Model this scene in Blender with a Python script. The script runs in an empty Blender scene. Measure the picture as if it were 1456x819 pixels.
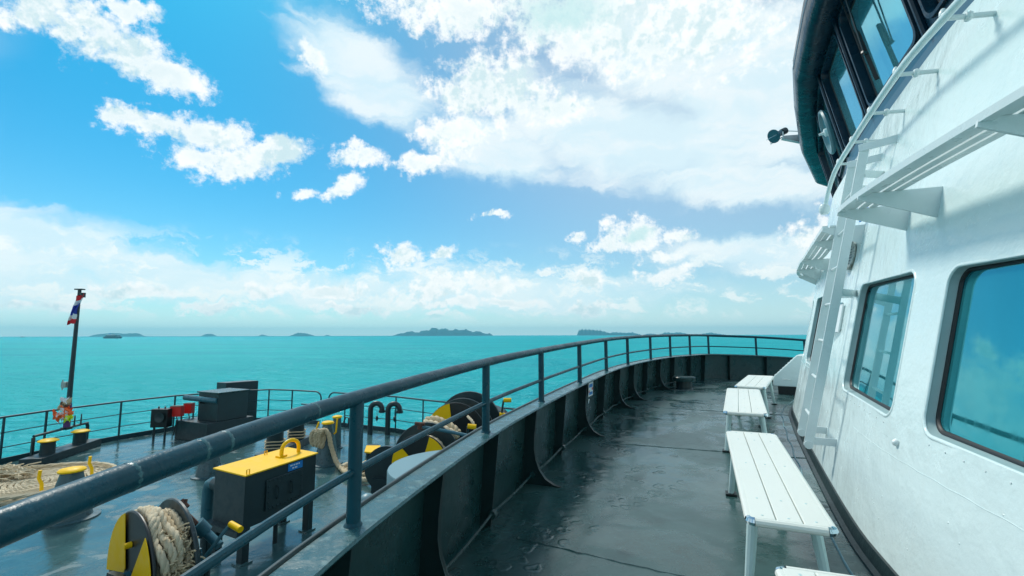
import bpy, bmesh, math, random
from mathutils import Vector, Matrix
random.seed(7)
C = bpy.context.scene.collection
scene = bpy.context.scene
rad = math.radians

# ------------------------------------------------------------------ camera
ZC = 5.6                       # eye height above the sea
FPX = 647.1
PITCH = math.atan((476.7-409.5)/FPX); ROLL = math.atan(.0025)
cam = bpy.data.objects.new('camera', bpy.data.cameras.new('camera')); C.objects.link(cam)
cam.location = (0, 0, ZC); cam.data.sensor_width = 36; cam.data.lens = 36*FPX/1456
cam.matrix_world = Matrix.Translation((0, 0, ZC)) @ Matrix.Rotation(rad(90)+PITCH, 4, 'X') @ Matrix.Rotation(-ROLL, 4, 'Z')
cam.data.clip_start = .05; cam.data.clip_end = 60000
scene.camera = cam
scene.render.resolution_x = 1024; scene.render.resolution_y = 576
scene.view_settings.view_transform = 'Standard'; scene.view_settings.look = 'None'
scene.view_settings.exposure = 0.12; scene.view_settings.gamma = 1.0

def ray(px, py):
    x = (px-728)/FPX; y = -(py-409.5)/FPX
    c, s = math.cos(ROLL), math.sin(ROLL)
    xr = x*c+y*s; yr = -x*s+y*c
    d = Vector((xr, math.cos(PITCH)-yr*math.sin(PITCH), math.sin(PITCH)+yr*math.cos(PITCH)))
    return d/d.y

# ------------------------------------------------------------------ light
SUN_AZ, SUN_EL = rad(-38), rad(50)      # azimuth from +Y towards +X
sd = Vector((math.sin(SUN_AZ)*math.cos(SUN_EL), math.cos(SUN_AZ)*math.cos(SUN_EL), math.sin(SUN_EL)))
sun = bpy.data.objects.new('sun', bpy.data.lights.new('sun', 'SUN')); C.objects.link(sun)
sun.data.energy = 2.6; sun.data.angle = rad(12); sun.data.color = (1.0, .95, .85)
sun.rotation_euler = sd.to_track_quat('Z', 'Y').to_euler()

# ------------------------------------------------------------------ world sky with clouds
world = bpy.data.worlds.new('World'); scene.world = world; world.use_nodes = True
nt = world.node_tree; nt.nodes.clear()
class NT:
    def __init__(s, nt): s.nt = nt
    def n(s, typ, **kw):
        nd = s.nt.nodes.new(typ)
        for k, v in kw.items(): setattr(nd, k, v)
        return nd
    def l(s, a, b): s.nt.links.new(a, b)
    def put(s, sock, v):
        if isinstance(v, bpy.types.NodeSocket): s.l(v, sock)
        elif v is not None: sock.default_value = v
    def m(s, op, a, b=None, c=None, clamp=False):
        nd = s.n('ShaderNodeMath', operation=op, use_clamp=clamp)
        s.put(nd.inputs[0], a); s.put(nd.inputs[1], b)
        if c is not None: s.put(nd.inputs[2], c)
        return nd.outputs[0]
    def vm(s, op, a, b=None):
        nd = s.n('ShaderNodeVectorMath', operation=op)
        s.put(nd.inputs[0], a)
        if b is not None: s.put(nd.inputs[1], b)
        return nd.outputs['Value'] if op in ('LENGTH', 'DOT_PRODUCT') else nd.outputs[0]
    def ss(s, v, a, b, lo=0., hi=1.):
        nd = s.n('ShaderNodeMapRange', interpolation_type='SMOOTHSTEP')
        s.put(nd.inputs[0], v); s.put(nd.inputs[1], a); s.put(nd.inputs[2], b); nd.inputs[3].default_value = lo; nd.inputs[4].default_value = hi
        return nd.outputs[0]
    def noise(s, vec, scale, detail=4, rough=.5, dist=0., lac=2., dims='3D'):
        nd = s.n('ShaderNodeTexNoise', noise_dimensions=dims)
        if vec is not None: s.l(vec, nd.inputs['Vector'])
        nd.inputs['Scale'].default_value = scale; nd.inputs['Detail'].default_value = detail
        nd.inputs['Roughness'].default_value = rough; nd.inputs['Distortion'].default_value = dist
        nd.inputs['Lacunarity'].default_value = lac
        return nd.outputs['Fac'], nd.outputs['Color']
    def mix(s, f, a, b, blend='MIX'):
        nd = s.n('ShaderNodeMix', data_type='RGBA', blend_type=blend)
        s.put(nd.inputs[0], f)
        for i, v in ((6, a), (7, b)):
            if isinstance(v, tuple) and len(v) == 3: v = v+(1,)
            s.put(nd.inputs[i], v)
        return nd.outputs[2]

w = NT(nt)
sky = w.n('ShaderNodeTexSky', sky_type='NISHITA', sun_disc=False)
sky.sun_elevation = SUN_EL; sky.sun_rotation = SUN_AZ
sky.air_density = 1.0; sky.dust_density = .6; sky.ozone_density = 1.6
tc = w.n('ShaderNodeTexCoord'); dirv = tc.outputs['Generated']
sp = w.n('ShaderNodeSeparateXYZ'); w.l(dirv, sp.inputs[0])
az = w.m('ARCTAN2', sp.outputs[0], sp.outputs[1]); el = w.m('ARCSINE', sp.outputs[2])
cb = w.n('ShaderNodeCombineXYZ'); w.l(az, cb.inputs[0]); w.l(el, cb.inputs[1])
uv = cb.outputs[0]
n1, c1 = w.noise(dirv, 5.0, 6, .55)
n2, c2 = w.noise(dirv, 22.0, 7, .62)
n3, c3 = w.noise(dirv, 75.0, 6, .68)
warp = w.vm('SCALE', w.vm('SUBTRACT', c1, (.5, .5, .5))); warp.node.inputs['Scale'].default_value = .065
warp2 = w.vm('SCALE', w.vm('SUBTRACT', c2, (.5, .5, .5))); warp2.node.inputs['Scale'].default_value = .055
uvw = w.vm('ADD', w.vm('ADD', uv, warp), warp2)
def azel(px, py):
    d = ray(px, py); d.normalize(); return Vector((math.atan2(d.x, d.y), math.asin(d.z)))
def blobfield(blobs, coord):
    acc = None
    for (px, py, rx, ry, rot) in blobs:
        c0 = azel(px, py); t = rad(rot)
        a = azel(px+rx*math.cos(t), py-rx*math.sin(t))-c0; b = azel(px+ry*math.sin(t), py+ry*math.cos(t))-c0
        mp = w.n('ShaderNodeMapping', vector_type='TEXTURE'); w.l(coord, mp.inputs[0])
        mp.inputs['Location'].default_value = (c0.x, c0.y, 0)
        mp.inputs['Rotation'].default_value = (0, 0, math.atan2(a.y, a.x))
        mp.inputs['Scale'].default_value = (a.length, b.length, 1)
        f = w.m('SUBTRACT', 1.0, w.vm('LENGTH', w.vm('MULTIPLY', mp.outputs[0], (1, 1, 0))))
        acc = f if acc is None else w.m('MAXIMUM', acc, f)
    return acc
CUM = [  # photographed cumulus: centre, half axes in photo pixels, tilt
 (60, 15, 90, 36, -8), (110, 40, 85, 46, -15), (185, 82, 95, 48, -22), (245, 118, 60, 30, -12), (185, 20, 60, 18, -10),
 (185, 172, 55, 20, -8), (235, 185, 40, 18, 0), (300, 195, 80, 32, -2), (390, 212, 60, 26, 5), (330, 225, 80, 38, 0),
 (490, 265, 34, 18, 18), (425, 273, 26, 11, 5), (505, 225, 48, 17, 3), (600, 232, 50, 20, 0), (640, 200, 60, 40, 12),
 (700, 130, 110, 62, 0), (790, 150, 60, 30, 0), (640, 15, 150, 42, -4), (830, 40, 190, 72, -3), (960, 40, 160, 80, 0), (445, 82, 36, 22, -30),
 (905, 330, 52, 28, 0), (958, 334, 38, 15, -4), (868, 338, 32, 16, 0), (820, 335, 16, 9, 15), (700, 308, 26, 6, 0), (940, 362, 36, 12, 0),
 (1170, 335, 60, 34, 20), (945, 388, 52, 16, 0), (575, 362, 34, 22, 0), (628, 362, 24, 9, 5), (838, 398, 26, 20, 15),
 (610, 408, 60, 22, 0), (700, 405, 45, 16, 0), (470, 408, 60, 14, 0), (380, 415, 50, 16, 0), (200, 412, 90, 12, 0), (840, 436, 52, 12, 3), (640, 432, 70, 12, 0),
 (780, 382, 18, 7, 0), (620, 448, 24, 6, 0), (300, 436, 60, 9, 0), (90, 432, 80, 10, 0), (500, 436, 60, 9, 0), (740, 430, 60, 10, 0)]
VEIL = [(60, 345, 230, 55, -10), (230, 390, 220, 45, -12), (20, 395, 200, 60, 0), (900, 200, 330, 85, -6), (1080, 130, 260, 170, 0), (980, 60, 260, 120, 0), (700, 215, 130, 60, -12),
 (1050, 262, 220, 46, -2), (520, 110, 150, 60, -35), (450, 410, 260, 34, 0), (1080, 360, 200, 34, 3), (720, 415, 300, 40, 0)]
fc = blobfield(CUM, uvw); fv = blobfield(VEIL, uvw)
# away from the photograph's field the sky goes on with the same kind of cloud
n0, _ = w.noise(dirv, 2.6, 2, .5)
ng, _ = w.noise(dirv, 6.5, 6, .56, .3)
yc = ray(728, 409).normalized()
offax = w.ss(w.vm('DOT_PRODUCT', dirv, tuple(yc)), .66, .50)
gen = w.m('MULTIPLY', w.ss(w.m('ADD', w.m('MULTIPLY', ng, .7), w.m('ADD', w.m('MULTIPLY', n0, .45), w.ss(el, .62, .2, 0, .07))), .52, .64), offax)
det = w.m('ADD', w.m('MULTIPLY', w.m('SUBTRACT', n2, .5), 2.0), w.m('MULTIPLY', w.m('SUBTRACT', n3, .5), 1.0))
cum = w.ss(w.m('ADD', fc, w.m('MULTIPLY', det, 1.05)), -.05, .60)
# low banks of small cumulus towards the horizon
lowv = w.vm('MULTIPLY', uvw, (1.0, 2.6, 1.0))
nl, _ = w.noise(lowv, 9.0, 8, .62)
lowband = w.m('MULTIPLY', w.ss(el, .02, .05), w.ss(el, .21, .13))
lowc = w.m('MULTIPLY', w.ss(w.m('ADD', nl, w.m('MULTIPLY', w.m('SUBTRACT', n3, .5), .12)), .49, .60), lowband)
streak_v = w.vm('MULTIPLY', uvw, (3.0, 11.0, 1.0))
nst, _ = w.noise(streak_v, 1.6, 5, .55, .4)
veil = w.m('MULTIPLY', w.ss(w.m('ADD', fv, w.m('MULTIPLY', w.m('SUBTRACT', nst, .5), 1.1)), -.08, .55), .86)
haze = w.m('POWER', 2.718, w.m('MULTIPLY', w.m('MAXIMUM', el, 0.0), -9.5))
hazem = w.m('MULTIPLY', haze, .9)
veil = w.m('MAXIMUM', veil, w.m('MULTIPLY', gen, .85))
SKYS = .1
grade = w.mix(1.0, sky.outputs[0], (.06, .80, 1.06), 'MULTIPLY')
base = w.mix(hazem, grade, (9.6, 10.6, 10.1))
glow = w.m('POWER', w.m('MAXIMUM', w.vm('DOT_PRODUCT', dirv, tuple(ray(1000, 20).normalized())), 0.0), 7.0)
base = w.mix(w.m('MULTIPLY', glow, .45), base, (9.2, 9.9, 10.0))
vsh = w.ss(nst, .38, .66)
base = w.mix(veil, base, w.mix(vsh, (7.2, 8.9, 9.5), (8.9, 9.6, 9.7)))
base = w.mix(w.m('MULTIPLY', lowc, .75), base, (9.4, 9.9, 9.7))
noff, _ = w.noise(w.vm('ADD', dirv, tuple(V0*.012 for V0 in sd)), 22.0, 7, .62)
noff1, _ = w.noise(w.vm('ADD', dirv, tuple(V0*.05 for V0 in sd)), 5.0, 6, .55)
relief = w.m('ADD', w.m('SUBTRACT', noff, n2), w.m('MULTIPLY', w.m('SUBTRACT', noff1, n1), .8))
shade = w.ss(w.m('ADD', w.m('ADD', w.m('MULTIPLY', n2, .55), w.m('MULTIPLY', n1, .4)), w.m('MULTIPLY', n3, .15)), .44, .66)
inner = w.ss(fc, .15, .7)
ccol = w.mix(w.m('MINIMUM', w.m('ADD', w.m('MULTIPLY', w.m('MULTIPLY', shade, inner), .55), w.ss(relief, -.02, .16, 0, .8)), 1.0), (10.1, 10.2, 10.1), (6.3, 8.0, 8.4))
base = w.mix(w.m('MULTIPLY', cum, .96), base, ccol)
gp_ = w.ss(w.m('ADD', blobfield([(800, 18, 95, 42, 10), (905, 328, 30, 12, 0), (620, 455, 20, 5, 0)], uvw), w.m('MULTIPLY', det, .5)), .0, .7)
base = w.mix(w.m('MULTIPLY', gp_, .75), base, (5.2, 7.9, 8.1))
below = w.ss(el, -.02, 0.0)
base = w.mix(below, (.8, 4.2, 4.6), base)
bg = w.n('ShaderNodeBackground'); w.l(base, bg.inputs[0]); bg.inputs[1].default_value = SKYS
wo = w.n('ShaderNodeOutputWorld'); w.l(bg.outputs[0], wo.inputs[0])
world.cycles.sampling_method = 'MANUAL'; world.cycles.sample_map_resolution = 512

# ------------------------------------------------------------------ materials
def material(name, col, rough=.5, metal=0., var=.0, vscale=3., bump=0., bscale=20., bdist=.01, col2=None, thr=None,
             rvar=0., spec=.5, coat=0., stretch=None, b2=0., b2scale=4., b2dist=.03, streaks=0.):
    mt = bpy.data.materials.new(name); mt.use_nodes = True; t = NT(mt.node_tree)
    b = mt.node_tree.nodes['Principled BSDF']
    geo = t.n('ShaderNodeNewGeometry'); pos = geo.outputs['Position']
    if stretch: pos = t.vm('MULTIPLY', pos, stretch)
    f, _ = t.noise(pos, vscale, 6, .6)
    colr = t.mix(f, tuple(max(0, c*(1-var)) for c in col), tuple(min(1, c*(1+var)) for c in col))
    if col2:
        f2, _ = t.noise(pos, vscale*2.3, 7, .68, .2)
        lo, hi = thr or (.56, .62)
        colr = t.mix(t.ss(f2, lo, hi), colr, col2)
    if streaks:
        f4, _ = t.noise(t.vm('MULTIPLY', geo.outputs['Position'], (6, 6, .55)), 1.6, 5, .6)
        colr = t.mix(t.ss(f4, .56, .75, 0, streaks), colr, (.50, .46, .36))
    t.l(colr, b.inputs['Base Color'])
    if rvar:
        f3, _ = t.noise(pos, vscale*1.7, 5, .6)
        t.l(t.ss(f3, .35, .68, max(.02, rough-rvar), min(1, rough+rvar)), b.inputs['Roughness'])
    else: b.inputs['Roughness'].default_value = rough
    b.inputs['Metallic'].default_value = metal; b.inputs['Specular IOR Level'].default_value = spec
    b.inputs['Coat Weight'].default_value = coat; b.inputs['Coat Roughness'].default_value = .08
    if bump or b2:
        fb, _ = t.noise(geo.outputs['Position'], bscale, 5, .6)
        bn = t.n('ShaderNodeBump'); bn.inputs['Strength'].default_value = max(bump, .0); bn.inputs['Distance'].default_value = bdist
        t.l(fb, bn.inputs['Height'])
        if b2:
            fb2, _ = t.noise(geo.outputs['Position'], b2scale, 3, .5)
            bn2 = t.n('ShaderNodeBump'); bn2.inputs['Strength'].default_value = b2; bn2.inputs['Distance'].default_value = b2dist
            t.l(fb2, bn2.inputs['Height']); t.l(bn2.outputs[0], bn.inputs['Normal'])
        t.l(bn.outputs[0], b.inputs['Normal'])
    return mt
M = {}
M['rail'] = material('rail paint', (.002, .052, .076), .36, 0, .35, 8, .35, 60, .004, (.05, .14, .17), (.66, .71), .1, spec=.3)
M['railfar'] = material('bow rail paint', (.012, .05, .062), .4, 0, .3, 6)
M['bulwark'] = material('bulwark paint', (.014, .050, .052), .33, 0, .3, 2.2, .3, 35, .004, (.045, .09, .09), (.62, .70), .12, b2=.4, b2scale=3.5, b2dist=.02)
M['rib'] = material('stiffener paint', (.010, .028, .030), .36, 0, .3, 5, .25, 40, .003)
M['cap'] = material('cap rail paint', (.034, .11, .125), .3, 0, .3, 7, .5, 45, .004, (.09, .19, .20), (.56, .62), .12)
M['white'] = material('white ship paint', (.70, .83, .83), .2, 0, .04, 2.0, .35, 48, .004, None, None, .08, b2=.5, b2scale=6.5, b2dist=.02, streaks=.06)
M['white2'] = material('white fitting paint', (.72, .80, .80), .34, 0, .06, 5, .2, 40, .003, (.55, .60, .56), (.68, .74), .08)
M['bench'] = material('bench slats', (.80, .82, .76), .36, 0, .04, 3, .12, 30, .002, (.66, .68, .64), (.64, .74), .08)
M['benchleg'] = material('bench leg paint', (.55, .72, .72), .4, 0, .1, 8, .2, 40, .003, (.35, .32, .26), (.70, .74))
M['reveal'] = material('window reveal grey', (.30, .42, .43), .45, 0, .15, 6, .3, 50, .003, (.16, .20, .18), (.62, .72))  # reveals darker and greyer than the wall, with still darker blotches
M['sill'] = material('window sill dirt', (.55, .56, .48), .6)
M['navy'] = material('wheelhouse navy', (.003, .024, .044), .30, 0, .3, 2, .15, 40, .003, None, None, .06, spec=.28, b2=.35, b2scale=6)
M['navymid'] = material('sill band blue', (.012, .12, .20), .35, 0, .15, 3)
M['coaming'] = material('black coaming', (.012, .028, .03), .45, 0, .3, 6, .6, 14, .01)
M['rubber'] = material('black rubber', (.008, .012, .014), .5, 0, .2, 10)
M['machine'] = material('dark machine paint', (.016, .036, .042), .4, 0, .35, 5, .25, 40, .003, (.05, .08, .085), (.64, .72), .1)
M['machineblue'] = material('blue green machine paint', (.03, .13, .17), .36, 0, .3, 6, .25, 40, .003, (.10, .20, .22), (.62, .70), .1)
M['bollard'] = material('bollard paint', (.045, .10, .115), .36, 0, .3, 5, .3, 30, .003, (.025, .055, .06), (.56, .62), .1)
M['greyplate'] = material('pale grey plate', (.16, .29, .33), .42, 0, .1, 2, .15, 30, .003)
M['yellow'] = material('yellow paint', (.98, .56, .0), .5, 0, .06, 5, .2, 30, .003, (.70, .40, .01), (.68, .76), .08, spec=.25)
M['black'] = material('black paint', (.006, .012, .014), .4, 0, .3, 6, .2, 30, .003)
M['rope'] = material('mooring rope', (.56, .45, .29), .85, 0, .3, 9, .6, 120, .006, (.38, .29, .17), (.55, .68), spec=.2)
M['ropewhite'] = material('pale rope', (.64, .54, .38), .85, 0, .25, 9, .6, 120, .006, (.50, .40, .27), (.55, .68), spec=.2)
M['rust'] = material('rusty iron', (.13, .05, .03), .75, 0, .5, 14, .5, 60, .005, (.05, .03, .028), (.5, .6))
M['red'] = material('red box paint', (.62, .02, .015), .4, 0, .12, 6)
M['chrome'] = material('chrome cap', (.55, .68, .75), .12, 1)
M['blue'] = material('blue label', (.01, .22, .62), .4, 0, .05, 6)
M['paper'] = material('white print', (.80, .85, .86), .5, 0, .05, 20)
M['flagred'] = material('flag red', (.70, .02, .03), .7, 0, .1, 8)
M['flagwhite'] = material('flag white', (.80, .82, .84), .7, 0, .05, 8)
M['flagblue'] = material('flag blue', (.02, .05, .38), .7, 0, .1, 8)
M['orange'] = material('orange ribbon', (.95, .16, .03), .6, 0, .1, 12)
M['lime'] = material('lime ribbon', (.65, .85, .02), .6, 0, .1, 12)
M['purple'] = material('purple ribbon', (.10, .03, .16), .6, 0, .1, 12)
M['concrete'] = material('grey hull paint', (.07, .11, .12), .5, 0, .2, 3)
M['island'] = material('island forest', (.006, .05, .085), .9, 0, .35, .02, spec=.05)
M['plaque'] = material('worn plaque', (.42, .44, .40), .5, .3, .1, 30, .2, 40, .003, (.22, .24, .22), (.50, .56))

def deck_material(name, col, col2, scale=1.0, wet=.5, blister=True):
    mt = bpy.data.materials.new(name); mt.use_nodes = True; t = NT(mt.node_tree)
    b = mt.node_tree.nodes['Principled BSDF']
    pos = t.n('ShaderNodeNewGeometry').outputs['Position']
    big, _ = t.noise(pos, .9*scale, 5, .6, .4); mid, _ = t.noise(pos, 5*scale, 6, .65); fine, _ = t.noise(pos, 38, 5, .6)
    pud, _ = t.noise(pos, 1.5*scale, 6, .6, .6)
    c = t.mix(t.ss(big, .35, .65), col, col2)
    c = t.mix(t.ss(mid, .52, .75, 0, .6), c, tuple(x*.5 for x in col))
    c = t.mix(t.ss(fine, .62, .72, 0, .35), c, tuple(min(1, x*2.2) for x in col2))
    spk, _ = t.noise(pos, 14, 6, .72)
    c = t.mix(t.ss(spk, .70, .76, 0, .5), c, (.16, .15, .11))
    t.l(c, b.inputs['Base Color'])
    wetm = t.ss(pud, wet-.07, wet+.07)
    r = t.m('ADD', t.m('MULTIPLY', wetm, -.22), .31)
    r = t.m('ADD', r, t.m('MULTIPLY', mid, .10))
    t.l(r, b.inputs['Roughness'])
    b.inputs['Specular IOR Level'].default_value = .75
    h = t.m('ADD', t.m('MULTIPLY', mid, .5), t.m('MULTIPLY', fine, .12))
    if blister:
        vo = t.n('ShaderNodeTexVoronoi', feature='F1'); t.l(t.vm('ADD', pos, t.vm('MULTIPLY', t.noise(pos, 9, 2)[1], (.10, .10, .10))), vo.inputs['Vector']); vo.inputs['Scale'].default_value = 8.5
        patch, _ = t.noise(pos, 1.3, 2, .5)
        dd = vo.outputs['Distance']
        ring = t.m('MULTIPLY', t.ss(dd, .42, .30), t.ss(dd, .08, .26, .25, 1))
        h = t.m('ADD', h, t.m('MULTIPLY', t.m('MULTIPLY', ring, t.ss(patch, .46, .58)), .6))
    bn = t.n('ShaderNodeBump'); bn.inputs['Strength'].default_value = .42; bn.inputs['Distance'].default_value = .011
    t.l(h, bn.inputs['Height'])
    wv, _ = t.noise(pos, 2.6, 3, .5); bn2 = t.n('ShaderNodeBump'); bn2.inputs['Strength'].default_value = .35; bn2.inputs['Distance'].default_value = .03
    t.l(wv, bn2.inputs['Height']); t.l(bn2.outputs[0], bn.inputs['Normal'])
    t.l(bn.outputs[0], b.inputs['Normal'])
    return mt
M['deck'] = deck_material('wet deck paint', (.022, .064, .064), (.042, .102, .100))
M['lowdeck'] = deck_material('wet fore deck paint', (.034, .088, .094), (.052, .128, .134), 1.0, .42, False)

def glass_material(name, tint, refl=.75, rough=.03):
    mt = bpy.data.materials.new(name); mt.use_nodes = True; t = NT(mt.node_tree)
    b = mt.node_tree.nodes['Principled BSDF']
    pos = t.n('ShaderNodeNewGeometry').outputs['Position']
    f, _ = t.noise(t.vm('MULTIPLY', pos, (1, 1, .35)), 4, 5, .6)
    t.l(t.mix(f, tuple(x*.75 for x in tint), tint), b.inputs['Base Color'])
    g, _ = t.noise(t.vm('MULTIPLY', pos, (12, 12, 3)), 2.2, 5, .65)
    t.l(t.ss(g, .45, .8, rough, rough+.10), b.inputs['Roughness'])
    b.inputs['Metallic'].default_value = refl
    n, _ = t.noise(pos, 2.2, 2, .5)
    bn = t.n('ShaderNodeBump'); bn.inputs['Strength'].default_value = .12; bn.inputs['Distance'].default_value = .01
    t.l(n, bn.inputs['Height']); t.l(bn.outputs[0], b.inputs['Normal'])
    return mt
M['glass'] = glass_material('tinted window glass', (.045, .43, .50))
M['glass2'] = glass_material('wheelhouse glass', (.20, .70, .82))

def sea_material():
    mt = bpy.data.materials.new('sea water'); mt.use_nodes = True; t = NT(mt.node_tree)
    b = mt.node_tree.nodes['Principled BSDF']
    pos = t.n('ShaderNodeNewGeometry').outputs['Position']
    big, _ = t.noise(t.vm('MULTIPLY', pos, (1, 1, 1)), .004, 4, .6)
    md, _ = t.noise(pos, .05, 4, .6)
    wind, _ = t.noise(t.vm('MULTIPLY', pos, (.35, 1.0, 1)), .018, 5, .6)
    c = t.mix(big, (.0, .31, .35), (.0, .40, .42))
    c = t.mix(t.ss(md, .4, .7, 0, .35), c, (.01, .47, .47))
    c = t.mix(t.ss(wind, .45, .62, 0, .5), c, (.0, .25, .31))
    t.l(c, b.inputs['Base Color'])
    a1, _ = t.noise(t.vm('MULTIPLY', pos, (1.0, 1.7, 1)), .42, 6, .62, .3)
    a2, _ = t.noise(t.vm('MULTIPLY', pos, (1.0, 1.5, 1)), .07, 4, .6)
    h = t.m('ADD', t.m('MULTIPLY', a1, 1.0), t.m('MULTIPLY', a2, 2.2))
    bn = t.n('ShaderNodeBump'); bn.inputs['Strength'].default_value = 1.0; bn.inputs['Distance'].default_value = 1.0
    t.l(h, bn.inputs['Height'])
    # steep little waves turn their faces to the viewer, so the far sea mirrors far less than a flat sheet would
    df = t.n('ShaderNodeBsdfDiffuse'); t.l(c, df.inputs[0]); t.l(bn.outputs[0], df.inputs['Normal'])
    gl = t.n('ShaderNodeBsdfGlossy'); gl.inputs['Roughness'].default_value = .22; t.l(bn.outputs[0], gl.inputs['Normal']); gl.inputs[0].default_value = (.5, .92, 1, 1)
    fr = t.n('ShaderNodeFresnel'); fr.inputs[0].default_value = 1.33; t.l(bn.outputs[0], fr.inputs['Normal'])
    ms = t.n('ShaderNodeMixShader'); t.l(t.m('MINIMUM', fr.outputs[0], .17), ms.inputs[0]); t.l(df.outputs[0], ms.inputs[1]); t.l(gl.outputs[0], ms.inputs[2])
    t.l(ms.outputs[0], mt.node_tree.nodes['Material Output'].inputs['Surface'])
    return mt
M['sea'] = sea_material()

# ------------------------------------------------------------------ builders
class MB:
    def __init__(s): s.v = []; s.f = []; s.mi = []; s.mats = []; s.m = 0
    def mat(s, k):
        if k not in s.mats: s.mats.append(k)
        s.m = s.mats.index(k); return s
    def add(s, vs, fs):
        o = len(s.v); s.v += [tuple(v) for v in vs]
        for f in fs: s.f.append(tuple(i+o for i in f)); s.mi.append(s.m)
        return s
    def box(s, c, size, rot=None):
        x, y, z = [k/2 for k in size]; R = rot or Matrix.Identity(3); c = Vector(c)
        vs = [c+R@Vector((i*x, j*y, k*z)) for i in (-1, 1) for j in (-1, 1) for k in (-1, 1)]
        return s.add(vs, [(0, 1, 3, 2), (4, 6, 7, 5), (0, 4, 5, 1), (2, 3, 7, 6), (0, 2, 6, 4), (1, 5, 7, 3)])
    def bar(s, p, q, w, h, up=(0, 0, 1)):
        p, q = Vector(p), Vector(q); d = (q-p); L = d.length; d = d/L; u = Vector(up)
        if abs(d.dot(u)) > .99: u = Vector((1, 0, 0))
        x = d.cross(u).normalized(); z = x.cross(d)
        return s.box((p+q)/2, (w, L, h), Matrix((x, d, z)).transposed())
    def tube(s, pts, r, n=8, closed=False, caps=True):
        pts = [Vector(p) for p in pts]; N = len(pts); vs = []; fs = []
        rr = r if isinstance(r, (list, tuple)) else [r]*N
        prev = None
        for i, p in enumerate(pts):
            if closed: t = pts[(i+1) % N]-pts[i-1]
            else: t = pts[min(i+1, N-1)]-pts[max(i-1, 0)]
            t = t.normalized() if t.length > 1e-9 else Vector((0, 0, 1))
            if prev is None:
                a = Vector((0, 0, 1)) if abs(t.z) < .9 else Vector((1, 0, 0)); x = t.cross(a).normalized()
            else: x = (prev-t*prev.dot(t)); x = x.normalized() if x.length > 1e-6 else t.orthogonal().normalized()
            prev = x; y = t.cross(x)
            for k in range(n):
                a = 2*math.pi*k/n; vs.append(p+(x*math.cos(a)+y*math.sin(a))*rr[i])
        M_ = N if closed else N-1
        for i in range(M_):
            for k in range(n):
                a = i*n+k; b = i*n+(k+1) % n; c = ((i+1) % N)*n+(k+1) % n; d = ((i+1) % N)*n+k
                fs.append((a, b, c, d))
        if caps and not closed: fs.append(tuple(range(n))[::-1]); fs.append(tuple((N-1)*n+k for k in range(n)))
        return s.add(vs, fs)
    def lathe(s, prof, c=(0, 0, 0), n=24, axis=None):
        c = Vector(c); ax = Vector(axis).normalized() if axis is not None else Vector((0, 0, 1))
        x = ax.orthogonal().normalized() if axis is not None else Vector((1, 0, 0)); y = ax.cross(x)
        vs = []; fs = []
        for (r, z) in prof:
            for k in range(n):
                a = 2*math.pi*k/n; vs.append(c+ax*z+(x*math.cos(a)+y*math.sin(a))*r)
        for i in range(len(prof)-1):
            for k in range(n): fs.append((i*n+k, i*n+(k+1) % n, (i+1)*n+(k+1) % n, (i+1)*n+k))
        if prof[0][0] > 1e-6: fs.append(tuple(range(n))[::-1])
        if prof[-1][0] > 1e-6: fs.append(tuple((len(prof)-1)*n+k for k in range(n)))
        return s.add(vs, fs)
    def prism(s, poly, off):
        n = len(poly); poly = [Vector(p) for p in poly]; off = Vector(off)
        vs = poly+[p+off for p in poly]
        fs = [tuple(range(n))[::-1], tuple(range(n, 2*n))]+[(i, (i+1) % n, (i+1) % n+n, i+n) for i in range(n)]
        return s.add(vs, fs)
    def grid(s, rows, close=False):
        nu = len(rows); nv = len(rows[0]); vs = [p for r in rows for p in r]; fs = []
        for i in range(nu if close else nu-1):
            for j in range(nv-1):
                fs.append((i*nv+j, i*nv+j+1, ((i+1) % nu)*nv+j+1, ((i+1) % nu)*nv+j))
        return s.add(vs, fs)
    def build(s, name, mat, parent=None, smooth=35, bevel=0, recalc=True):
        me = bpy.data.meshes.new(name)
        o = bpy.data.objects.new(name, me)
        org = Vector((0, 0, 0))
        if parent is None:
            xs = [v[0] for v in s.v]; ys = [v[1] for v in s.v]; zs = [v[2] for v in s.v]
            org = Vector(((min(xs)+max(xs))/2, (min(ys)+max(ys))/2, min(zs))); o.location = org
        else: org = Vector(parent.get('_org', (0, 0, 0)))
        me.from_pydata([tuple(Vector(v)-org) for v in s.v], [], s.f)
        if s.mats:
            for k in s.mats: me.materials.append(M[k])
            me.polygons.foreach_set('material_index', s.mi)
        else: me.materials.append(M[mat])
        if recalc:
            bm = bmesh.new(); bm.from_mesh(me); bmesh.ops.recalc_face_normals(bm, faces=bm.faces); bm.to_mesh(me); bm.free()
        if smooth:
            me.shade_smooth(); me.set_sharp_from_angle(angle=rad(smooth))
        me.update(); C.objects.link(o)
        if parent is not None: o.parent = parent; o['_org'] = tuple(org)
        else: o['_org'] = tuple(org)
        if bevel:
            bv = o.modifiers.new('bevel', 'BEVEL'); bv.width = bevel; bv.segments = 2; bv.limit_method = 'ANGLE'; bv.angle_limit = rad(40); bv.harden_normals = False
        return o
def tag(o, label=None, cat=None, group=None, kind=None):
    if label: o['label'] = label
    if cat: o['category'] = cat
    if group: o['group'] = group
    if kind: o['kind'] = kind
    return o
def thing(name, loc, label, cat, group=None):
    o = bpy.data.objects.new(name, None); C.objects.link(o); o.location = loc; o.empty_display_size = .1
    o['_org'] = tuple(loc); return tag(o, label, cat, group)
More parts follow.
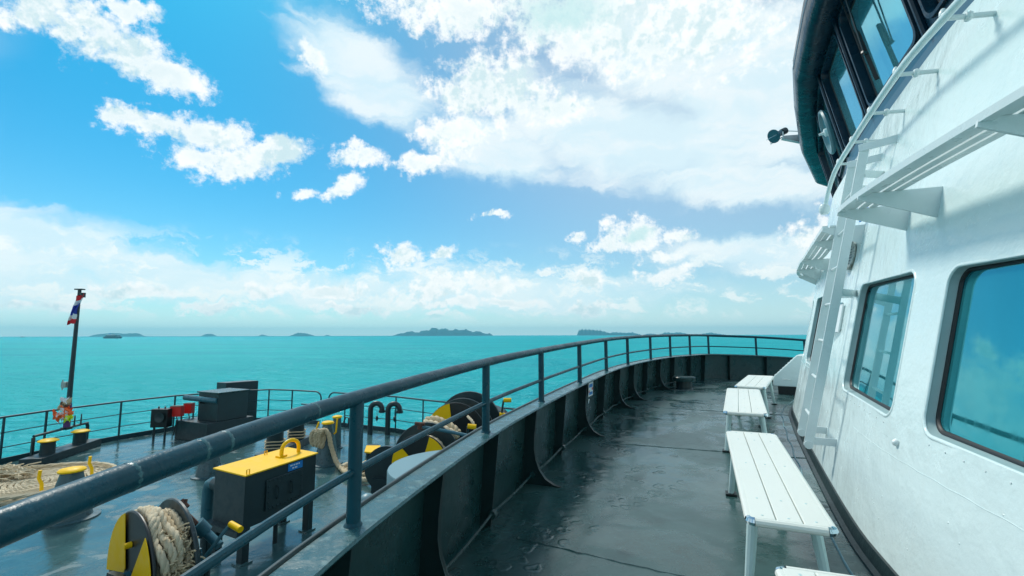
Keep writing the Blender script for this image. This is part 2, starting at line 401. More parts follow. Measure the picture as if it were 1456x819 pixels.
def catmull(pts, per=12):
    P = [Vector(p) for p in pts]; P = [2*P[0]-P[1]]+P+[2*P[-1]-P[-2]]; out = []
    for i in range(1, len(P)-2):
        for k in range(per):
            t = k/per
            out.append(.5*((2*P[i])+(-P[i-1]+P[i+1])*t+(2*P[i-1]-5*P[i]+4*P[i+1]-P[i+2])*t*t+(-P[i-1]+3*P[i]-3*P[i+1]+P[i+2])*t**3))
    out.append(P[-2]); return out
class Curve:
    def __init__(s, pts, per=16):
        s.p = catmull([(a, b, 0) for a, b in pts], per); s.s = [0]
        for a, b in zip(s.p, s.p[1:]): s.s.append(s.s[-1]+(b-a).length)
        s.L = s.s[-1]
    def at(s, u):
        u = min(max(u, 0), s.L)
        import bisect
        i = min(max(bisect.bisect_right(s.s, u)-1, 0), len(s.p)-2)
        t = (u-s.s[i])/(s.s[i+1]-s.s[i]); return s.p[i].lerp(s.p[i+1], t)
    def tan(s, u, e=.12): return (s.at(u+e)-s.at(u-e)).normalized()
def deckdrop(x, y):
    d = (x-4.3)*.707+(y-10.6)*.707
    return 1.06+(.0023*d*d if d < 0 else .02*d*d)
def deckz(x, y): return ZC-deckdrop(x, y)
def V(x, y, z): return Vector((x, y, z))

# ------------------------------------------------------------------ setting: sea
LOW = ZC-2.9
def sea():
    mb = MB(); R = 22000
    xs = [-R, -4000, -1000, -250, -60, 0, 60, 250, 1000, 4000, R]
    ys = [-2000, -300, -40, 0, 40, 150, 500, 1500, 5000, 12000, 24000]
    mb.grid([[(x, y, 0) for x in xs] for y in ys]); return tag(mb.build('sea', 'sea', smooth=0), kind='structure', label='turquoise sea stretching to the horizon')
sea()

def island(px0, px1, prof, dist, label, seed):
    """a wooded mound with a ridge line; prof = list of (fraction, ridge height in photo px)"""
    random.seed(seed)
    a, b = ray(px0, 477), ray(px1, 477); k = dist
    A = V(a.x*k, k, 0); B = V(b.x*k, k, 0); W = (B-A).length; depth = max(120, W*.35)
    nu, nv = 60, 14; rows = []
    for i in range(nu+1):
        f = i/nu
        h = 0
        for (f0, h0), (f1, h1) in zip(prof, prof[1:]):
            if f0 <= f <= f1: h = h0+(h1-h0)*(f-f0)/(f1-f0)
        h = h*k/FPX*(1+.12*math.sin(f*57+seed)+.08*math.sin(f*131+seed*2))
        r = []
        for j in range(nv+1):
            g = j/nv; e = math.sin(math.pi*g)**.55
            zz = h*e*(1+.18*(random.random()-.5))-3
            r.append(A.lerp(B, f)+V(0, (g-.5)*depth*(.4+.6*math.sin(math.pi*f)), zz))
        rows.append(r)
    mb = MB().grid(rows)
    return tag(mb.build('island', 'island', smooth=60), label, kind='structure')
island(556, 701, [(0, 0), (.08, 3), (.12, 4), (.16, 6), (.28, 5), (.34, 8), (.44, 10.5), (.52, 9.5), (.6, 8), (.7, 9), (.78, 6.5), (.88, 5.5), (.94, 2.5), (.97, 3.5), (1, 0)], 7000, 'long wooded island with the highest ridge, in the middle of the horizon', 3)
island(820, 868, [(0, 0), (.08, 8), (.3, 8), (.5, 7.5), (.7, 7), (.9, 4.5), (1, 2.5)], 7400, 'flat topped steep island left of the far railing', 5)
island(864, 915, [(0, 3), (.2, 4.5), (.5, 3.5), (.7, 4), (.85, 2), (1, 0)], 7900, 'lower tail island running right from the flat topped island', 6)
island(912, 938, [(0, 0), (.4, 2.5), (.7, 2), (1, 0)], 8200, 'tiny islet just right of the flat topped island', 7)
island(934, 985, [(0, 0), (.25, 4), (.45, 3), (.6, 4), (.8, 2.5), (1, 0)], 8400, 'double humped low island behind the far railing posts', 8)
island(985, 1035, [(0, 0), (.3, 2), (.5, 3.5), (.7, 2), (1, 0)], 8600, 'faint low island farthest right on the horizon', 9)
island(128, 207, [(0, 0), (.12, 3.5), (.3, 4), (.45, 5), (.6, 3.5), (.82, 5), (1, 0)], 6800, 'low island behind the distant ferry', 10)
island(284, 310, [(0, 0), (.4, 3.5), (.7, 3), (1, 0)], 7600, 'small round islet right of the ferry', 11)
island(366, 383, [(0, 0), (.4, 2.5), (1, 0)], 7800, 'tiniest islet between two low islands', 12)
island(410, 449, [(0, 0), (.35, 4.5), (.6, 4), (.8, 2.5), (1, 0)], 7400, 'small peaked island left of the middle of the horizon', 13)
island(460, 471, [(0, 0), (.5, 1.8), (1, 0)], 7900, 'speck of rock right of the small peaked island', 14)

# ------------------------------------------------------------------ setting: decks and hull
BC = Curve([(-.79, -3.2), (-.785, -1.6), (-.77, -.4), (-.755, .5), (-.73, 1.0), (-.60, 1.72), (-.20, 3.04), (.23, 4.12), (.75, 5.33), (1.32, 6.61), (1.91, 7.72), (2.64, 8.86), (3.34, 9.78), (4.02, 10.45), (4.72, 11.10), (5.5, 11.2), (5.94, 11.2), (7.18, 11.31), (8.8, 11.4), (10.5, 11.2)])
def sy(y, lo=0, hi=None):
    best = min(range(2000), key=lambda i: abs(BC.at(BC.L*i/2000).y-y)); return BC.L*best/2000
S0 = sy(1.71)
WC = Curve([(.55, -2.6), (.75, -1.2), (1.2, .3), (1.5, 1.4), (1.79, 2.31), (2.06, 2.96), (2.79, 4.43), (3.46, 5.72), (3.98, 6.62), (4.65, 7.45), (5.5, 8.25), (6.5, 8.9), (7.8, 9.35), (9.5, 9.6)])
WOFF = (Vector((.75, -1.2, 0))-Vector((.55, -2.6, 0))).length    # calibration s starts at (.75,-1.2)
LEAN = .22
def WP(s, h, o=0.):
    """point on the leaning house wall: s along the base (calibrated), h above deck, o out towards the deck"""
    u = s+WOFF; b = WC.at(u); t = WC.tan(u, .35); n = V(t.y, -t.x, 0)
    return V(b.x, b.y, deckz(b.x, b.y)+h)+n*(LEAN*h-o)
def WN(s):
    t = WC.tan(s+WOFF, .35); n = V(t.y, -t.x, 0); return (V(-n.x, -n.y, LEAN)).normalized()
def WT(s): return WC.tan(s+WOFF, .35)

rows = []
for i in range(90):
    f = i/89; a = BC.at(BC.L*f); b = WC.at(WC.L*f); t = WC.tan(WC.L*f, .3); b = b+V(t.y, -t.x, 0)*.35
    rows.append([V(*(a.lerp(b, j/20)).xy, 0) for j in range(21)])
for r in rows:
    for p in r: p.z = deckz(p.x, p.y)
tag(MB().grid(rows).build('upper_deck', 'deck', smooth=180), 'wet dark green steel upper deck', kind='structure')
deck_obj = bpy.data.objects['upper_deck']

LOWPOLY = [(-12.9, 1.0), (-12.4, 6.0), (-11.85, 10.9), (-11.15, 13.2), (-10.5, 14.45), (-9.4, 15.55), (-8.42, 16.12), (-7.4, 16.0), (-5.38, 15.04), (-3.53, 14.16), (-2.57, 13.45), (.06, 11.75), (2.2, 10.15), (3.6, 9.9)]
lp = LOWPOLY+[(6, 11.0), (9, 11.3), (9, 3), (4, 2), (-.4, -3), (-12.9, -3)]
tag(MB().add([V(x, y, LOW) for x, y in lp], [tuple(range(len(lp)))]).build('lower_deck', 'lowdeck', smooth=0), 'wet blue green steel fore deck below the railing', kind='structure')
hull = MB(); hp = LOWPOLY
for (a, b), (c, d) in zip(hp, hp[1:]):
    hull.prism([V(a, b, -1.5), V(c, d, -1.5), V(c, d, LOW-.004), V(a, b, LOW-.004)], V(*(Vector((d-b, a-c)).normalized()*-.02), 0))
tag(hull.build('ship_hull', 'concrete', smooth=0), 'dark grey steel hull side dropping from the fore deck to the sea', 'hull')
# coaming along the deck edge
# bow rail
def bow_rail(idx, label, gate_end=None, gate_start=None):
    pts = [V(x, y, LOW) for x, y in idx]
    t = thing('bow_railing', pts[0], label, 'railing', None)
    H = 1.05
    top = [p+V(0, 0, H) for p in pts]
    def loop_end(e, d):   # rounded end of a gate opening: two rails joined by a half circle
        out = []
        for k in range(9):
            a = math.pi*k/8; out.append(e+d*(.24*math.sin(a))+V(0, 0, H-.22+.22*math.cos(a)))
        return out
    toprail = list(top)
    if gate_end:
        d = (pts[-1]-pts[-2]).normalized(); toprail = top[:-1]+loop_end(pts[-1]-d*.2, d)+[pts[-2]+d*((pts[-1]-pts[-2]).length*.35)+V(0, 0, H-.44)]
    if gate_start:
        d = (pts[0]-pts[1]).normalized(); toprail = ([pts[1]-d*-.5+V(0, 0, H-.44)]+loop_end(pts[0]-d*.2, d)[::-1]+top[1:])
    MB().tube(toprail, .024, 7).build('top_rail', 'railfar', t)
    inner = pts[:] 
    if gate_end: inner = pts[:-1]
    if gate_start: inner = pts[1:]
    for h in (.36, .70):
        MB().tube([p+V(0, 0, h) for p in inner], .012, 6).build('mid_rail', 'railfar', t)
    cmb = MB()
    for a, b in zip(pts, pts[1:]): cmb.bar(a+V(0, 0, .06), b+V(0, 0, .06), .03, .12)
    cmb.build('deck_edge_plate', 'railfar', t)
    # posts about every 1.45 m
    for (a, b) in zip(inner, inner[1:]):
        L = (b-a).length; n = max(1, round(L/1.45))
        for k in range(n+(1 if b == inner[-1] else 0)):
            p = a.lerp(b, k/n); MB().bar(p+V(0, 0, .0), p+V(0, 0, H), .035, .035).build('post', 'railfar', t)
    return t
bow_rail([(-12.75, 1.2), (-12.3, 6.0), (-11.75, 9.2), (-11.72, 10.75), (-11.6, 11.6), (-11.11, 13.2), (-10.5, 14.45), (-9.4, 15.5), (-8.42, 16.05), (-7.52, 15.85), (-6.35, 15.35)], 'dark bow railing with three rails left of the gate gap, running behind the flagpole', gate_end=True)
bow_rail([(-6.0, 15.25), (-5.38, 14.95), (-3.53, 14.1), (-2.57, 13.4), (.06, 11.7), (2.15, 10.1)], 'dark bow railing with rounded end right of the gate gap, behind the gooseneck pipes', gate_start=True)

# ------------------------------------------------------------------ bulwark and guard rail of the upper deck
def bp(s, r=0., h=0.):
    a = BC.at(s); t = BC.tan(s, .2); n = V(t.y, -t.x, 0)      # n points inboard
    p = a+n*r; return V(p.x, p.y, deckz(a.x, a.y)+h)
def bn(s):
    t = BC.tan(s, .2); return V(t.y, -t.x, 0)
BH = .60
bw = thing('bulwark', bp(S0), 'dark green steel bulwark with curved stiffeners edging the upper deck', 'bulwark')
ribs = [-3.2, -2.4, -1.6, -.85, -.1, .65, 1.45, 2.25, 3.1, 3.95, 4.95, 5.85, 6.7, 7.5, 8.3, 9.1, 9.9, 10.7, 11.5, 12.4, 13.4, 14.4, 15.4, 16.4]
ribs = [r for r in ribs if .3 < S0+r < BC.L-.3]
edges = [0.05]+[S0+r for r in ribs]+[BC.L-.05]
for a, b in zip(edges, edges[1:]):
    n = 6; mb = MB(); lean = .045
    P = lambda s, r, h: bp(s, r, h)
    rows = []
    for i in range(n+1):
        s = a+.004+(b-a-.008)*i/n
        bulge = .006*math.sin(math.pi*i/n)
        rows.append([P(s, -.035+bulge, -.01), P(s, -.02+bulge, BH*.5), P(s, .0, BH-.012), P(s, -.02, BH-.012), P(s, -.055, -.01), P(s, -.035+bulge, -.01)])
    mb.grid(rows); mb.build('bulwark_plate', 'bulwark', bw)
N = 120
capr = []
for i in range(N+1):
    s = .05+(BC.L-.1)*i/N
    capr.append([bp(s, -.03, BH-.010), bp(s, .10, BH-.010), bp(s, .103, BH-.002), bp(s, .10, BH+.004), bp(s, -.03, BH+.004), bp(s, -.03, BH-.010)])
MB().grid(capr).build('cap_plate', 'cap', bw, smooth=50)
lipr = []
for i in range(N+1):
    s = .05+(BC.L-.1)*i/N
    lipr.append([bp(s, -.055, BH-.03), bp(s, -.033, BH-.03), bp(s, -.033, BH+.008), bp(s, -.038, BH+.013), bp(s, -.050, BH+.013), bp(s, -.055, BH+.008), bp(s, -.055, BH-.03)])
MB().grid(lipr).build('outer_lip', 'rib', bw, smooth=50)
MB().tube([bp(.05+(BC.L-.1)*i/N, .097, BH-.006) for i in range(N+1)], .009, 6).build('cap_edge_bead', 'cap', bw)
for k, r in enumerate(ribs):
    s = S0+r; t = BC.tan(s, .2)*.010
    curved = (round((r-.65)/.8) % 2 == 0) and r < 9
    if k < len(ribs) and curved:
        prof = [(-.025, BH-.014), (.098, BH-.014), (.088, .50), (.075, .38), (.072, .28), (.085, .20), (.115, .12), (.165, .055), (.235, .018), (.29, .008), (.29, -.02), (-.04, -.02)]
    else:
        prof = [(-.025, BH-.014), (.098, BH-.014), (.085, .45), (.062, .20), (.048, .05), (.04, -.02), (-.04, -.02)]
    mb = MB().prism([bp(s, a, b)-t/2 for a, b in prof], t); mb.build('curved_stiffener' if curved else 'stiffener', 'rib', bw, smooth=0)
    if curved:
        fl = [(a, b) for a, b in prof[1:-2]]
        q = [[bp(s, a, b)-t*1.6, bp(s, a, b)+t*1.6, bp(s, a-.004, b-.004)+t*1.6, bp(s, a-.004, b-.004)-t*1.6, bp(s, a, b)-t*1.6] for a, b in fl]
        MB().grid(q).build('stiffener_flange', 'rib', bw, smooth=60)
# conduit along the foot of the bulwark
cond = thing('deck_conduit', bp(S0, .05, .08), 'thin grey pipe running low along the inside of the bulwark', 'pipe')
pts = []
u = S0-1.2
while u < S0+9.5: pts.append(bp(u, .055, .085-.018*abs(math.sin((u-S0-.65)*math.pi/.8)))); u += .1
MB().tube(pts, .0085, 8).build('pipe', 'bulwark', cond)
for r in ribs:
    if -1.2 < r < 9.4:
        p = bp(S0+r, .055, .075); MB().lathe([(0, -.025), (.026, -.022), (.03, 0), (.026, .022), (0, .025)], p, 10, axis=BC.tan(S0+r)).build('clamp', 'bulwark', cond)

gr = thing('guard_rail', bp(S0, .03, BH), 'teal painted tubular guard rail sweeping from the lower left round the deck edge', 'railing')
RH = 1.05
MB().tube([bp(.05+(BC.L-.1)*i/200, .03, RH) for i in range(201)], .0275, 14).build('top_rail', 'rail', gr)
MB().tube([bp(.05+(BC.L-.1)*i/200, .03, RH-.26) for i in range(201)], .0135, 10).build('mid_rail', 'rail', gr)
postxy = [(-.57, 1.71), (-.17, 3.03), (.26, 4.11), (.78, 5.32), (1.35, 6.60), (1.94, 7.70), (2.67, 8.84), (3.36, 9.76), (4.02, 10.45), (4.72, 11.12), (5.94, 11.2), (7.18, 11.31), (8.4, 11.38)]
def snear(x, y): return min((BC.L*i/3000 for i in range(3001)), key=lambda s: (BC.at(s).xy-Vector((x, y))).length)
PS = [S0-2.7, S0-1.35]+[snear(x, y) for x, y in postxy]
for k, s in enumerate(PS):
    if s < .1: continue
    mb = MB()
    if k == 1: continue      # no post in view here: the span from the lower left is one long run
    mb.lathe([(.034, 0), (.030, .006), (.0255, .012), (.025, .06), (.025, RH-BH-.01)], bp(s, .03, BH+.003), 16); mb.build('post', 'rail', gr)
for px in (265, 430, 300, 160):
    r = ray(px, 650); s = min((BC.L*i/3000 for i in range(1500)), key=lambda s: abs(BC.at(s).x/max(BC.at(s).y, .01)-r.x) if BC.at(s).y > .3 else 9)
    MB().lathe([(.0275, -.006), (.0287, 0), (.0275, .006)], bp(s, .03, RH), 14, axis=BC.tan(s)).build('weld_ring', 'cap', gr)

# front of the deckhouse below the bulwark, dropping to the fore deck
fr = MB(); rws = []
for i in range(81):
    s = .05+(BC.L-.1)*i/80; a = bp(s, -.058, BH-.04); b = bp(s, -.058, 0); rws.append([a, b, V(b.x, b.y, LOW if b.x < 3 else -1)])
fr.grid(rws); tag(fr.build('deckhouse_front', 'concrete', smooth=60), 'curved grey steel front wall carrying the upper deck above the fore deck', 'wall')

# weld seams and blisters of the upper deck: parts of the deck itself
def seam(a, b, seed):
    random.seed(seed); pts = []; n = 40
    for i in range(n+1):
        p = Vector(a).lerp(Vector(b), i/n); p = p+V(random.uniform(-.006, .006), random.uniform(-.006, .006), 0)
        pts.append(V(p.x, p.y, deckz(p.x, p.y)-.003+random.uniform(0, .003)))
    MB().tube(pts, [random.uniform(.005, .010) for _ in pts], 6).build('weld_seam', 'deck', deck_obj)
for k, (a, b) in enumerate([((.02, 2.9), (1.75, 1.95)), ((.60, 5.2), (2.75, 4.3)), ((1.65, 7.3), (3.75, 6.3)), ((2.9, 9.2), (5.0, 7.9))]): seam((*a, 0), (*b, 0), k)

# round mushroom vent on deck
vx, vy = 3.38, 9.1
v = thing('mushroom_vent', (vx, vy, deckz(vx, vy)), 'low round dark vent with a wide lid beside the far bulwark', 'vent')
MB().lathe([(.17, 0), (.165, .02), (.15, .03), (.15, .17)], (vx, vy, deckz(vx, vy)), 24).build('base', 'machine', v)
MB().lathe([(.15, .165), (.21, .165), (.215, .18), (.215, .235), (.20, .25), (0, .255)], (vx, vy, deckz(vx, vy)), 28).build('lid', 'bulwark', v)

# small notice on the bulwark
s = S0+4.45
nb = thing('bulwark_notice', bp(s, .0, .4), 'small white notice with blue and red print stuck on the bulwark', 'sign')
t = BC.tan(s); up = (bp(s, 0, BH)-bp(s, -.02, .2)).normalized(); nn = bn(s); c = bp(s, .012, .455)
R3 = Matrix((t, nn, up)).transposed()
MB().box(c, (.23, .004, .17), R3).build('board', 'paper', nb)
MB().box(c+nn*.004+up*.045-t*.01, (.17, .002, .04), R3).box(c+nn*.004-up*.05+t*0, (.16, .002, .035), R3).build('print', 'blue', nb)
MB().box(c+nn*.004+up*.0+t*.075, (.05, .002, .03), R3).box(c+nn*.004-up*.02-t*.09, (.025, .002, .03), R3).build('red_print', 'red', nb)
st = MB().box(bp(s-.05, -.005, .31), (.025, .004, .055), R3).box(bp(s-.02, -.003, .325), (.02, .004, .02), R3)
tag(st.build('torn_sticker', 'paper', smooth=0), 'torn scrap of white sticker below the notice on the bulwark', 'sticker')

# ------------------------------------------------------------------ superstructure wall with recessed windows
WTOP = 2.95
sup = thing('ship_superstructure', WP(3.5, 0), 'glossy white curved deckhouse with rounded tinted windows right of the benches', 'deckhouse')
WINS = [(0.35, 1.35, .74, 1.51), (2.42, 3.60, .74, 1.51), (3.94, 5.12, .74, 1.53), (6.95, 7.60, .76, 1.54), (7.95, 8.7, .76, 1.54)]
def rrect(s0, s1, h0, h1, r, n=8):
    out = []
    for cx, cy, a0 in ((s1-r, h1-r, 0), (s0+r, h1-r, 90), (s0+r, h0+r, 180), (s1-r, h0+r, 270)):
        for k in range(n+1):
            a = rad(a0+90*k/n); out.append((cx+r*math.cos(a), cy+r*math.sin(a)))
    return out
SMAX = 11.0; SMIN = -1.6
wm = MB()
def band(s0, s1, h0, h1, ds=.12, dh=.25):
    ns = max(1, math.ceil((s1-s0)/ds)); nh = max(1, math.ceil((h1-h0)/dh))
    wm.grid([[WP(s0+(s1-s0)*i/ns, h0+(h1-h0)*j/nh) for j in range(nh+1)] for i in range(ns+1)])
cur = SMIN; G = .10
for (a, b, h0, h1) in WINS:
    A, B, H0, H1 = a-G, b+G, h0-G, h1+G
    band(cur, A, 0, WTOP); band(A, B, 0, H0); band(A, B, H1, WTOP)
    inner = rrect(a, b, h0, h1, .085); cx, cy = (a+b)/2, (h0+h1)/2
    # match every inner point with a point on the rectangle round it
    outer = []
    for (x, y) in inner:
        dx, dy = x-cx, y-cy; kx = (B-cx)/abs(dx) if abs(dx) > 1e-9 else 1e9; ky = (H1-cy)/abs(dy) if abs(dy) > 1e-9 else 1e9
        k = min(kx, ky); outer.append((cx+dx*k, cy+dy*k))
    # insert rectangle corners by snapping the middle point of each corner arc
    for c, (X, Y) in zip(range(4), ((B, H1), (A, H1), (A, H0), (B, H0))):
        p0, p8 = outer[c*9], outer[c*9+8]
        for k in range(5): outer[c*9+k] = (p0[0]+(X-p0[0])*k/4, p0[1]+(Y-p0[1])*k/4)
        for k in range(5, 9): outer[c*9+k] = (X+(p8[0]-X)*(k-4)/4, Y+(p8[1]-Y)*(k-4)/4)
    ni = len(inner); extra_i = []; extra_o = []
    for i in range(ni):
        extra_i.append(inner[i]); extra_o.append(outer[i])
        j = (i+1) % ni
        if i % 9 == 8:
            for q in range(1, 8):
                extra_i.append(tuple(inner[i][z]+(inner[j][z]-inner[i][z])*q/8 for z in (0, 1)))
                extra_o.append(tuple(outer[i][z]+(outer[j][z]-outer[i][z])*q/8 for z in (0, 1)))
    rings = [[WP(x+(X-x)*f, y+(Y-y)*f) for (x, y), (X, Y) in zip(extra_i, extra_o)] for f in (0, .5, 1)]
    rings = [r for r in zip(*rings)]
    wm.grid(rings, close=True)
    cur = B
band(cur, SMAX, 0, WTOP)
wallo = wm.build('wall', 'white', sup, smooth=0, recalc=False)
# smooth analytic normals so that the joints between the patches do not show
me = wallo.data; bm = bmesh.new(); bm.from_mesh(me); bmesh.ops.remove_doubles(bm, verts=bm.verts, dist=.0008); bmesh.ops.recalc_face_normals(bm, faces=bm.faces)
bm.normal_update()
if bm.faces[10].normal.dot(WN(3)) < 0: bmesh.ops.reverse_faces(bm, faces=bm.faces)
bm.to_mesh(me); bm.free(); me.shade_smooth(); me.set_sharp_from_angle(angle=rad(30))
for (a, b, h0, h1) in WINS:
    def ring(off, o, r=.085, n=8): return [WP(x, y, o) for x, y in rrect(a+off, b-off, h0+off, h1-off, max(.02, r-off), n)]
    # frame: raised bead, deep reveal
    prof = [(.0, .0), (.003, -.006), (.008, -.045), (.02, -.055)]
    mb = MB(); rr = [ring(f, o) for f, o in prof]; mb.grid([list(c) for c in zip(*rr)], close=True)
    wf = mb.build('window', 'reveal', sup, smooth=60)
    bd = [(-.016, -.002), (-.012, .0035), (-.004, .005), (.002, .003), (.004, -.004)]; rr = [ring(f, o) for f, o in bd]
    MB().grid([list(c) for c in zip(*rr)], close=True).build('weld_bead', 'white', wf, smooth=70)
    rr = [ring(f, o) for f, o in ((.007, -.046), (.010, -.038), (.022, -.038), (.027, -.048), (.02, -.055))]
    MB().grid([list(c) for c in zip(*rr)], close=True).build('gasket', 'rubber', wf, smooth=60)
    ns = 12; MB().grid([[WP(a+.005+(b-a-.01)*i/ns, h0+.005+(h1-h0-.01)*j/2, -.05) for j in range(3)] for i in range(ns+1)]).build('glass', 'glass', wf, smooth=180)
    for q in range(9):
        for hh in (h0-.04,):
            MB().lathe([(.005, 0), (.004, .0025), (0, .0035)], WP(a+.08+(b-a-.16)*q/8, hh), 6, axis=WN(a)).build('bolt', 'white2', wf)
# black coaming and sealing strip at the foot of the wall
ck = []
for i in range(121):
    s = SMIN+(SMAX-SMIN)*i/120
    ck.append([WP(s, -.01, .035), WP(s, .012, .035), WP(s, .02, .010), WP(s, .085, .008), WP(s, .092, -.002)])
MB().grid(ck).build('coaming', 'coaming', sup, smooth=0)
MB().tube([WP(SMIN+(SMAX-SMIN)*i/120, .0, .115+.008*math.sin(i*.9)) for i in range(121)], .007, 6).build('deck_seal_bead', 'greyplate', sup)
for a, b, c, d in ((5.42, .0, 5.40, 1.9), (1.9, 0, 1.9, 2.9)):
    MB().tube([WP(a+(c-a)*k/14, b+(d-b)*k/14, -.0005) for k in range(15)], .0022, 5).build('weld_seam', 'white', sup)
MB().tube([WP(1.0+3.6*k/80, .60+.002*math.sin(k*1.3)-.0006*k, -.001) for k in range(81)], .0026, 5).build('weld_seam', 'white', sup)
for s, h in ((3.81, .64),):
    MB().lathe([(.02, 0), (.018, .012), (.012, .022), (0, .026)], WP(s, h), 12, axis=WN(s)+V(.0, 0, -.5)).build('drain_stub', 'white2', sup)
random.seed(4)
for k in range(26):
    s = random.uniform(2.4, 5.3); h = random.uniform(.15, .62)
    MB().lathe([(.006, 0), (.004, .0015), (0, .0022)], WP(s, h, -.0005), 6, axis=WN(s)).build('paint_blob', 'white', sup)

def on_wall(name, s, h, w_, h_, th, m, label, cat, frame=None):
    t = thing(name, WP(s, h), label, cat); RZ = Matrix.Rotation(rad(14), 3, 'Z'); T = RZ@WT(s); n = RZ@WN(s); U = n.cross(T).normalized(); U = U if U.z > 0 else -U
    R = Matrix((T, n, U)).transposed(); c = WP(s, h, .012+w_*.13)
    MB().prism([c-T*w_*.48-U*h_*.4-n*.005, c+T*w_*.48-U*h_*.4-n*.005, WP(s, h, -.01)+T*w_*.45-U*h_*.4, WP(s, h, -.01)-T*w_*.45-U*h_*.4], U*h_*.8).build('backing', 'white2', t, smooth=0)
    MB().box(c, (w_, th, h_), R).build('board', m, t, bevel=.003)
    return t, c, R, T, n, U
t, c, R, T, n, U = on_wall('wall_notice', 5.93, 1.60, .17, .20, .012, 'blue', 'small blue framed notice on the white wall behind the ladder', 'sign')
MB().box(c+n*.009, (.13, .004, .13), R).build('print_area', 'paper', t)
t, c, R, T, n, U = on_wall('wall_plate', 5.72, 1.28, .30, .26, .012, 'paper', 'square pale plate on the white wall between the ladder and the window', 'sign')
MB().box(c+n*.009+U*.125, (.302, .004, .012), R).build('edge_strip', 'greyplate', t)
t, c, R, T, n, U = on_wall('blue_sign', 5.35, 2.12, .12, .10, .01, 'blue', 'tiny bright blue sign tucked under the bracket of the near wall shelf', 'sign')
MB().box(c+n*.008, (.08, .003, .03), R).build('print_area', 'paper', t)
s, h = 5.67, 1.82
pq = thing('round_plaque', WP(s, h), 'round weathered metal plaque on the white wall above the ladder bracket', 'plaque')
RZ = Matrix.Rotation(rad(15), 3, 'Z'); T = RZ@WT(s); n = RZ@WN(s); U = n.cross(T).normalized(); U = U if U.z > 0 else -U; R = Matrix((T, n, U)).transposed(); mb = MB(); c = WP(s, h, .035)
MB().lathe([(.11, -.07), (.12, -.005), (.13, 0), (.135, .006), (.13, .012), (.117, .012), (.115, .008), (0, .008)], c, 28, axis=n).build('disc', 'plaque', pq)
for k in range(7):
    y = .075-.025*k; wd = .16*math.sqrt(max(.05, 1-(y/.11)**2)); mb.box(c+n*.0095+U*y, (wd, .002, .008), R)
mb.build('worn_print', 'concrete', pq)

# ------------------------------------------------------------------ ladder
lad = thing('wall_ladder', WP(6.6, .05, .2), 'white flat bar ladder leaning along the wall up to the wheelhouse', 'ladder')
LS = (5.38, 4.96); LO = .17; LH0, LH1 = .33, 2.58
for s in LS:
    T = WT(s); n = WN(s)
    MB().bar(WP(s, LH0, LO), WP(s, LH1, LO), .014, .062, up=n).build('stile', 'white2', lad, bevel=.003)
    # return at the top: horizontal flat back to the house
    MB().bar(WP(s, LH1-.02, LO+.035), WP(s-.12, LH1-.02, -.02), .014, .055).build('top_return', 'white2', lad, bevel=.002)
    for hh, ds in ((.36, .0), (1.47, -.32 if s < 5 else 0), (2.36, -.12)): MB().bar(WP(s, hh, LO-.03), WP(s-ds, hh, -.02), .012, .055).build('bracket', 'white2', lad, bevel=.002)
    MB().lathe([(.03, -.02), (.03, .02)], WP(s, LH0, LO), 12, axis=T).build('foot', 'white2', lad)
k = 0; h = .52
while h < 2.5:
    MB().tube([WP(LS[0], h, LO), WP(LS[1], h, LO)], .011, 8).build('rung', 'white2', lad); h += .29

# ------------------------------------------------------------------ wall shelves of parallel bars on triangular brackets
def shelf(s0, s1, hf, of, brk_at, label, wbar=.040, nb=4, gap=.054):
    t = thing('bar_shelf', WP((s0+s1)/2, hf(s0)), label, 'shelf', 'bar shelves along the house wall')
    n_ = max(2, int((s1-s0)/.12))
    for k in range(nb):
        mb = MB(); rr = []
        for i in range(n_+1):
            s = s0+(s1-s0)*i/n_; h = hf(s); o = of(s)-k*gap-wbar/2; hz = V(0, 0, 1)
            a = WP(s, h, o); nn = (WP(s, h, o+1)-a).normalized(); w2 = wbar/2; th = .014 if k else .03
            rr.append([a-nn*w2, a+nn*w2, a+nn*w2-hz*th, a-nn*w2-hz*th, a-nn*w2])
        mb.grid(rr); mb.add(rr[0][:4], [(0, 1, 2, 3)]); mb.add(rr[-1][:4], [(0, 1, 2, 3)]); mb.build('bar', 'white2', t, smooth=30)
    for s in brk_at:
        T = WT(s)*.012; h = hf(s); oo = of(s)
        a = WP(s, h-.016, oo-.005); b = WP(s, h-.016, -.01); c = WP(s, h-.18, -.01); d = WP(s, h-.045, oo-.005)
        MB().prism([a-T/2, b-T/2, c-T/2, d-T/2], T).build('bracket', 'white2', t, smooth=0)
    return t
shelf(.5, 4.25, lambda s: 1.97, lambda s: .37, (.7, 1.75, 2.82, 3.82, 4.235), 'long white bar shelf bracketed above the two near windows')
shelf(5.38, 8.75, lambda s: 1.96+.10*max(0, 1-(s-5.38)/1.2), lambda s: .30-.03*max(0, s-7), (5.39, 5.85, 6.8, 7.8, 8.7), 'short white curved bar shelf beyond the ladder, standing out against the sky')

# ------------------------------------------------------------------ wheelhouse
Q = [V(*q, 0) for q in [(.85, -.6), (1.3, .6), (1.83, 1.8), (2.36, 3.0), (2.88, 4.15), (3.36, 5.1), (3.92, 5.98), (4.83, 7.3), (6.0, 8.73), (7.6, 9.7), (9.5, 10.1)]]
QN = []
for i, q in enumerate(Q):
    t = (Q[min(i+1, len(Q)-1)]-Q[max(i-1, 0)]).normalized(); QN.append(V(t.y, -t.x, 0))     # inward
DZ = ZC-1.14
def QP(i, inset, h): return Q[i]+QN[i]*inset+V(0, 0, DZ+h)
wh = thing('wheelhouse', QP(4, .5, 2.95), 'dark navy wheelhouse with outward leaning windows overhanging the white wall', 'wheelhouse')
S_IN, S_H, T_IN, T_H = .44, 3.10, .235, 4.12
